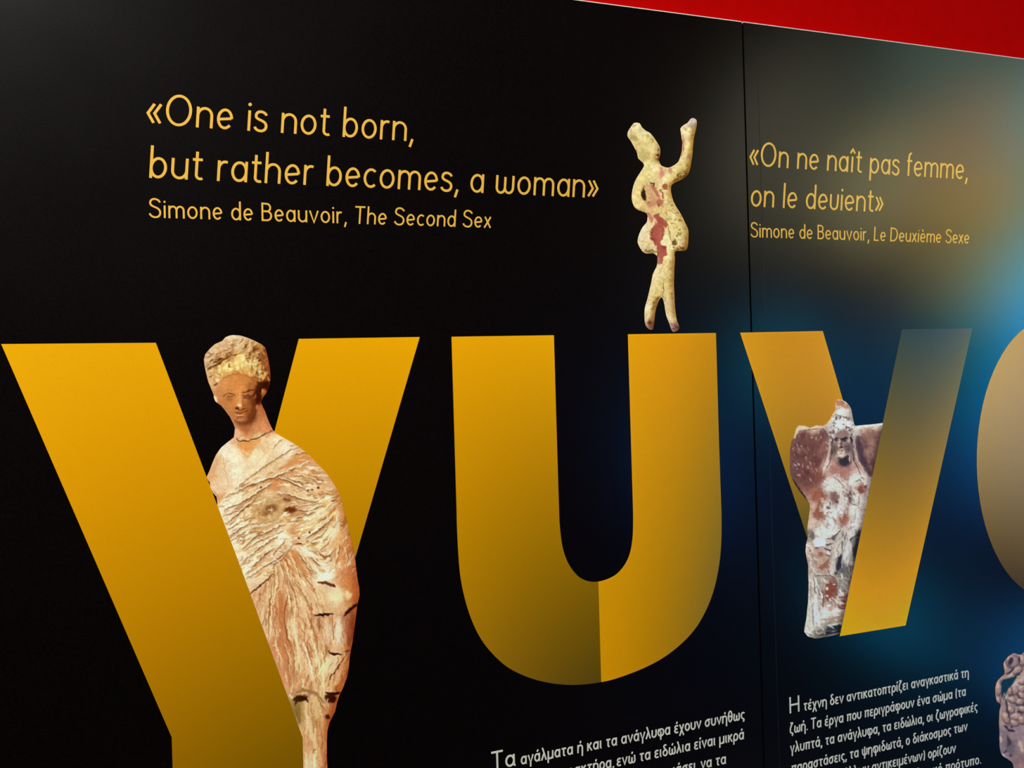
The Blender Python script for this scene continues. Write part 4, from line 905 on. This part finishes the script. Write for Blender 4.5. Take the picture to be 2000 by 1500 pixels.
pic.line((228,198,168), 36, [(185,560),(210,470),(250,440),(310,445),(360,465),(440,440),(520,440)], .9, 2.5, .2); pic.line((110,62,52), 14, [(215,540),(260,490),(340,480),(470,460)], .6); pic.line((238,224,208), 34, [(905,455),(1000,435),(1100,430),(1230,408)], .95, 2, .1); pic.line((190,140,110),10,[(930,480),(1040,452),(1200,435)],.6)
pic.line((48,34,40), 34, [(165,1060),(240,1190),(325,1300)], .9, 3); pic.line((160,98,82), 34, [(270,1130),(340,1180),(400,1100)], .7, 4)
pic.line((96,68,72), 66, [(930,560),(950,700),(985,820),(1030,930),(1070,1010)], .8, 6); pic.line((170,104,80), 50, [(470,1180),(430,1240),(400,1300)], .9, 3); pic.line((165,96,72), 60, [(505,1270),(470,1400),(430,1500)], .85, 3); pic.line((185,115,88),24,[(560,760),(520,900),(480,1010)],.6,3)
# head-dress, hair, face
pic.dabs([(620,360),(860,340),(900,560),(860,600),(600,600)], 60, [W1,W2,(110,82,74),(150,116,104)], 34, 18, 50, 60, .8)
pic.patch(W1, [(650,360),(740,335),(820,360),(850,430),(790,480),(680,480),(630,430)], .75, 4, 2); pic.line(d1, 12, [(648,305),(700,302),(760,332),(850,345)], .9); pic.line((188,110,80), 12, [(660,320),(720,322)], .7); pic.patch((198,122,86), [(685,130),(740,140),(770,180),(720,190),(675,200)], .85, 2); pic.line((240,226,206), 12, [(690,125),(745,128),(800,160),(840,215)], .8)
pic.dabs([(610,360),(640,320),(860,330),(890,480),(760,470),(620,500)], 45, [d2,d1,(70,52,52),W1,W2], 24, 13, 50, 60, .85)
pic.dabs([(600,430),(680,470),(640,560),(600,560)], 16, [d1,d2,W2], 24, 14, 60, 50, .85); pic.dabs([(780,440),(880,430),(890,540),(840,520)], 20, [d2,W1,W1,d1], 28, 15, -50, 40, .85)
pic.patch((168,132,122), [(660,520),(740,490),(820,500),(850,560),(840,670),(800,740),(750,790),(700,770),(650,690),(635,590)], .8, 3); pic.patch((162,126,116), [(690,500),(760,475),(810,500),(820,560),(720,570),(680,560)], .8, 2)
pic.line((64,48,46), 18, [(640,592),(670,578),(704,580)]); pic.line((52,38,40), 24, [(722,592),(770,578),(822,574)]); pic.spot((186,168,162), (785,616), 30, 10, .6); pic.spot((196,176,164),(665,618),22,9,.6); pic.spot((70,52,52),(768,602),26,14,.8); pic.spot((74,54,54),(672,600),20,12,.8)
pic.line((226,204,186), 18, [(712,590),(710,640),(712,670)], .9); pic.line((92,64,60), 14, [(735,600),(738,665)], .8); pic.spot((66,48,46), (732,682), 24, 10, .9); pic.spot((236,212,186), (733,748), 40, 46, .95, .5); pic.line((110,78,68), 9, [(708,722),(735,730),(765,722)], .95); pic.spot((196,160,138),(735,745),20,8,.8); pic.line((140,104,92),8,[(712,760),(755,762)],.8)
pic.spot((98,76,74), (806,690), 34, 58, .6, .9); pic.spot((122,94,86), (662,690), 28, 42, .55, .9); pic.dabs([(640,560),(850,560),(820,740),(680,740)], 14, [(210,186,172),(96,70,66),(150,116,106)], 30, 12, 80, 50, .6); pic.spot((214,190,176),(825,600),16,28,.7)
pic.patch(d3, [(705,810),(760,800),(815,775),(835,850),(790,905),(730,885)], .8, 5, 2); pic.line((228,212,202), 12, [(832,770),(835,850)], .9); pic.line(d2, 18, [(612,690),(632,770)], .9); pic.line((40,32,36), 24, [(852,560),(858,630)], .95); pic.line(d2, 15, [(628,560),(632,640)], .9)
pic.line((226,206,194), 26, [(597,600),(600,690),(588,760),(548,900),(515,1010)], .85, 3); pic.line((212,186,172), 24, [(885,560),(893,680),(908,790),(960,900),(1035,1020)], .9, 3); pic.line((70,48,52), 12, [(868,700),(880,820),(930,930),(1000,1080)], .75); pic.line((92,62,60), 10, [(625,760),(600,860),(560,940)], .7); pic.line((190,120,100), 16, [(905,830),(970,950)], .7)
# body
pic.dabs([(540,1020),(760,960),(1060,1000),(1060,1250),(1000,1500),(450,1500)], 120, [W1,W2,W3,(196,174,164)], 54, 22, 60, 60, .6)
pic.dabs([(540,1020),(760,960),(1060,1000),(1060,1250),(1000,1500),(450,1500)], 40, [(150,116,106),(176,128,112),t1], 34, 13, 60, 60, .75)
pic.patch((192,130,112), [(600,920),(700,900),(880,930),(830,1080),(770,1060),(700,980),(640,970)], .8, 4, 2.5); pic.spot((225,216,206), (640,1130), 110, 110, .65, .8); pic.line(d1, 9, [(640,1018),(700,1070),(770,1142)], .9); pic.patch((148,104,94), [(605,1215),(660,1200),(705,1225),(700,1300),(655,1310),(610,1290)], .85, 2.5, 1.5); pic.spot((90,62,62),(685,1325),18,14,.8)
pic.spot((226,217,208), (895,1050), 76, 90, .7, .8); pic.patch(t2, [(930,1150),(1030,1120),(1040,1160),(980,1210),(950,1230)], .9, 2.5, 1.5); pic.line(d1, 14, [(910,1080),(950,1060),(1000,1110)], .8); pic.line((118,86,82), 26, [(832,1190),(835,1260),(845,1340)], .85); pic.line(d1, 10, [(860,1340),(930,1365)], .8); pic.line(W1,26,[(1060,1100),(1030,1280),(1005,1400)],.8,3); pic.spot(d1,(585,1390),26,18,.8)
pic.frame(1520, 1000, 5.769)
low = [(350,0),(960,0),(900,300),(820,700),(740,1150),(690,1390),(300,1390),(330,700)]
pic.dabs(low, 300, [W1,W2,W3,(190,172,160)], 66, 15, [(400,100,100),(600,150,60),(850,150,120),(450,350,20),(650,400,100),(800,450,95),(400,1000,88),(450,700,60),(700,900,60),(550,1150,0)], 22, .6)
pic.dabs(low, 150, [(140,112,104),(165,130,116),(120,96,92)], 50, 9, [(400,100,100),(600,150,60),(850,150,120),(450,350,20),(650,400,100),(800,450,95),(400,1000,88),(450,700,60),(700,900,60)], 18, .7)
pic.patch((166,98,78), [(380,0),(500,0),(510,40),(440,85),(390,70)], .85, 3, 1.5); pic.patch(t1, [(680,60),(770,20),(780,60),(720,130),(690,110)], .9, 2.5, 1.5); pic.spot((220,190,172),(395,130),44,62,.7,.7); pic.line((124,108,98), 44, [(360,230),(385,300)], .85, 4)
pic.line(W1, 30, [(480,160),(540,230),(640,240),(720,190)], .85, 3); pic.line(W1, 24, [(420,240),(500,280),(560,290)], .7, 3); pic.line(d1, 14, [(540,298),(600,290),(650,255),(710,195)]); pic.patch((110,88,86), [(560,300),(640,270),(680,210),(640,310),(600,318)], .8, 2); pic.spot(W1, (460,345), 70, 52, .85, .7); pic.line(d1, 12, [(395,415),(440,400),(510,390)], .9); pic.line((96,74,70), 16, [(530,362),(560,372),(612,348)]); pic.line((100,78,74), 15, [(515,408),(550,425),(592,430)]); pic.line((92,70,68), 15, [(510,470),(540,490),(582,500)]); pic.line(W1, 12, [(500,440),(560,460),(590,470)], .8)
pic.patch((198,160,138), [(395,430),(500,410),(540,470),(560,560),(560,690),(430,690),(400,560)], .7, 4, 1.5); pic.spot((168,104,82), (472,478), 32, 26, .85); pic.patch((164,106,86), [(470,600),(560,540),(570,620),(500,650),(440,640)], .85, 2.5, 1.5); pic.line((215,204,192), 56, [(690,240),(645,440),(590,690)], .7, 5); pic.line((190,172,158), 10, [(640,300),(610,460),(570,640)], .8); pic.spot((222,206,190),(585,690),34,22,.8)
pic.line((66,56,64), 44, [(705,480),(680,590),(645,690)], .92, 3); pic.line((108,92,92), 9, [(728,210),(718,330),(714,460)], .9); pic.line((222,214,210), 52, [(800,300),(760,440),(740,540)], .75, 5); pic.line((78,66,70), 46, [(905,210),(872,400),(850,520)], .92, 4); pic.patch((84,70,70),[(820,280),(850,270),(830,310),(800,320)],.9,2); pic.spot((214,204,196),(825,580),26,30,.8); pic.patch((112,104,98),[(700,640),(840,600),(800,680),(700,690)],.8,4)
pic.line((104,88,80), 11, [(398,712),(500,716),(590,720),(660,745)]); pic.line((226,216,206), 12, [(410,696),(500,704)], .8); pic.dabs([(640,700),(820,690),(780,880),(680,900)], 26, [(96,92,84),(205,198,186),(150,142,130)], 50, 18, 50, 40, .8)
pic.patch(t2, [(535,800),(600,785),(650,830),(672,930),(600,950),(560,1000),(525,940)], .92, 2, 2); pic.spot(W2,(545,860),16,20,.9); pic.spot(W2,(545,940),12,12,.9); pic.spot(W2,(625,815),16,10,.8)
for c_, w_, p in ((W1,30,[(418,740),(425,900),(412,1060),(405,1300)]),((136,84,68),22,[(490,880),(505,980),(498,1080)]),((120,96,88),16,[(392,740),(412,880),(428,920)]),((150,122,110),12,[(360,780),(365,960)]),((150,126,112),10,[(385,1080),(392,1280)]),(W1,24,[(440,1120),(450,1280)]),((190,176,164),12,[(350,1100),(345,1280)]),(W1,20,[(690,890),(740,930)]),((140,76,66),22,[(680,960),(740,965),(775,930)]),(W2,26,[(620,980),(660,1010),(740,1030)]),((146,92,80),16,[(660,1050),(710,1085),(750,1090)]),(W1,30,[(480,1120),(600,1110),(740,1110)]),((176,152,128),34,[(530,1210),(620,1200),(720,1170)]),((150,128,108),10,[(530,1250),(620,1235),(720,1220)]),(W2,18,[(540,1278),(640,1260),(715,1255)])):
    pic.line(c_, w_, p, .85)
pic.spot((208,152,128),(585,1088),26,24,.9); pic.spot(W1,(570,1050),24,20,.8)
pic.patch((58,66,76), [(525,1295),(600,1285),(700,1272),(690,1350),(600,1375),(530,1380)], .92, 2, 1); pic.dabs([(460,1290),(540,1300),(530,1400),(450,1400)], 18, [(86,84,82),(190,184,168),(140,132,120)], 40, 18, 70, 50, .8); pic.line((190,188,176), 16, [(540,1392),(620,1382),(690,1362)], .85); pic.line(W1, 24, [(320,1290),(350,1380)], .7); pic.line((120,112,100),10,[(400,1300),(410,1390)],.7)
pic.dabs(low, 70, [W1,W2,W1,W3,(150,122,112),(176,146,132),(112,90,86)], 56, 12, [(400,100,100),(600,150,60),(850,150,120),(450,350,20),(650,400,100),(800,450,95),(400,1000,88),(450,700,60),(700,900,60),(550,1150,0)], 14, .8)
pic.frame(1520, 760, 6); pic.dabs([(560,1000),(1040,1000),(1060,1250),(1000,1500),(450,1500)], 45, [W1,W2,W1,(150,120,110),(182,140,124),(120,94,88)], 46, 15, [(620,1100,120),(900,1050,60),(760,1300,90),(500,1400,100),(950,1400,70)], 25, .75)
pic.round_off(5, 1.3, .2, (120, 90, 85)); pic.warp(1.2, 4.5); pic.mottle(.06, 2.4); pic.img = pic.img * .8 + pic.img.mean(2, keepdims=True) * (.21, .198, .185); pic.grade(.95, 1.18, (205, 180, 164))
vi = tag(empty('statuette_print', (1.0, 0, .985)), 'printed photo of a whitish figure in pointed head-dress, against a brown clay shell', 'picture', 'printed statuette photographs')
pic.film(vi, [('figure', G_([(640,100),(900,100),(900,430),(915,560),(925,690),(960,820),(1030,950),(1090,1080),(1300,1080)]) + [(1800,960),(1640,1300)] + H_([(250,1450),(300,0)]) + G_([(372,1500),(372,1330),(440,1180),(500,1000),(560,850),(580,700),(575,560),(590,420)]), 'white and terracotta figure with long folds'), ('shell', None, 'brown clay shell behind the figure')], .85)

# curly head at the lower right corner
def I_(pts): return [(1880 + x / 6, 1250 + y / 6) for x, y in pts]
out = I_(smooth([(760,118),(720,138),(690,165),(660,170),(600,155),(550,180),(500,230),(475,290),(490,390),(450,430),(400,490),(380,570),(385,660),(400,720),(445,760),(430,830),(425,960),(430,1100),(430,1240),(455,1340),(520,1390),(580,1440),(600,1520),(640,1750),(1300,1800),(1420,1500),(1500,1150),(1450,600),(1250,230),(1000,100)], 3))
pic = Picture(out, 8)
pic.frame(1880, 1250, 6)
pic.wash([(1880 + x / 6, 1250 + y / 6, r_, g_, b_) for x, y, r_, g_, b_ in [(600,200,178,146,138),(500,300,165,132,126),(700,200,186,150,140),(640,340,182,150,138),(410,560,172,146,142),(430,700,168,138,134),(700,450,196,164,148),(600,560,190,160,146),(560,700,184,156,144),(650,820,178,150,140),(460,900,178,152,140),(520,980,165,140,136),(620,900,176,150,142),(700,760,120,96,100),(480,1100,150,128,134),(600,1100,160,134,138),(460,1250,140,124,132),(560,1250,120,104,114),(680,1250,166,138,140),(500,1370,150,128,136),(640,1400,150,120,122),(700,1480,165,128,124),(900,600,190,158,144),(1000,1100,175,142,134),(900,1600,160,125,122)]], 4, 3)
pic.mottle(.06, 6)
hi, dk, dk2 = (214,184,166), (84,64,70), (58,46,58)
pic.dabs([(480,400),(1300,300),(1350,900),(700,1000),(450,1000)], 60, [hi,dk,(170,140,132),(186,156,144)], 70, 22, 50, 50, .55)
pic.patch((26,56,70), [(440,520),(470,470),(520,450),(590,435),(650,400),(615,460),(560,545),(510,620),(478,705),(452,660),(440,590)], .95, 2)
for c_, w_, p in ((hi,40,[(500,330),(490,270),(530,210),(600,180)]),(dk2,36,[(575,205),(535,250),(535,290)]),(dk2,30,[(655,195),(660,250)]),(hi,36,[(620,220),(640,300),(600,340)]),(dk,24,[(600,320),(560,370),(510,400)]),(dk2,34,[(670,370),(640,410)]),(hi,34,[(420,470),(395,560),(410,650)]),(hi,26,[(520,420),(580,395),(650,360)]),
  (hi,50,[(560,560),(640,500),(720,480)]),(dk,22,[(620,590),(660,660),(720,770)]),(dk,16,[(560,600),(600,680)]),(hi,34,[(520,640),(590,690),(640,690)]),(dk,26,[(510,700),(520,820),(550,920)]),(hi,46,[(460,860),(500,930),(540,980)]),(dk2,30,[(480,1000),(540,1060),(610,1070)]),(hi,40,[(560,910),(600,870),(690,880)]),(dk,34,[(640,830),(700,860)]),(hi,34,[(540,740),(600,800)]),(dk,24,[(620,760),(660,740)]),(hi,26,[(600,960),(640,980)]),(dk,30,[(560,1010),(580,1030)]),
  (dk,44,[(520,1130),(545,1200),(520,1240)]),(hi,30,[(440,1130),(450,1200)]),(dk,24,[(470,1310),(520,1300)]),(dk,30,[(555,1340),(560,1370)]),(hi,24,[(460,1330),(500,1380)]),(hi,40,[(660,1180),(700,1300)]),(hi,24,[(680,620),(720,720)]),(dk,20,[(640,240),(690,300)])):
    pic.line(c_, w_, p, .92)
for cx_, cy_, rx_, ry_, rot in ((575,240,88,78,20),(690,225,50,70,0),(600,590,72,46,-30),(690,560,52,44,-20),(575,690,62,44,25),(665,720,54,40,-10),(560,800,58,40,60),(690,640,50,36,40),(500,900,46,84,-25),(625,890,70,40,-15),
        (600,965,52,36,20),(700,800,62,40,10),(690,930,44,50,0),(545,590,34,56,10),(640,350,70,36,-40),(420,560,34,90,8),(415,700,26,44,0),(700,480,60,34,-25)):
    pic.spot(dk, (cx_ + 8, cy_ + 12), rx_ * 1.02, ry_ * 1.05, .75, .3, rot); pic.spot((176,142,132), (cx_, cy_), rx_ * .84, ry_ * .82, .95, .5, rot)
    pic.spot(hi, (cx_ - rx_ * .25, cy_ - ry_ * .3), rx_ * .5, ry_ * .42, .85, .9, rot)
pic.spot(dk2, (560,245), 26, 48, .9, .5, 20); pic.line(dk2, 24, [(655,195),(662,255)], .9); pic.patch((34,62,74), [(445,520),(475,470),(520,450),(590,435),(650,400),(612,462),(556,545),(508,620),(478,700),(452,660),(442,590)], .95, 2)
pic.line((206,176,160), 16, [(520,690),(480,620),(470,720)], .7); pic.line(dk2, 18, [(600,330),(560,370),(515,395)], .8); pic.line(dk, 20, [(505,700),(520,820),(555,930)], .8)
pic.warp(1.1, 5); pic.mottle(.05, 2.6); pic.grade(.9, 1.15, (168, 142, 128))
he = tag(empty('statuette_print', (1.47, 0, .62)), 'printed photo of a curly pinkish stone head, cut off at the lower right corner', 'picture', 'printed statuette photographs')
pic.film(he, [('curls', I_([(300,50),(1400,50),(1500,700),(900,800),(720,1000),(600,1090),(470,1010),(300,1010)]), 'bunched curls of hair'), ('head', None, 'pinkish side of the head')], 1.2)
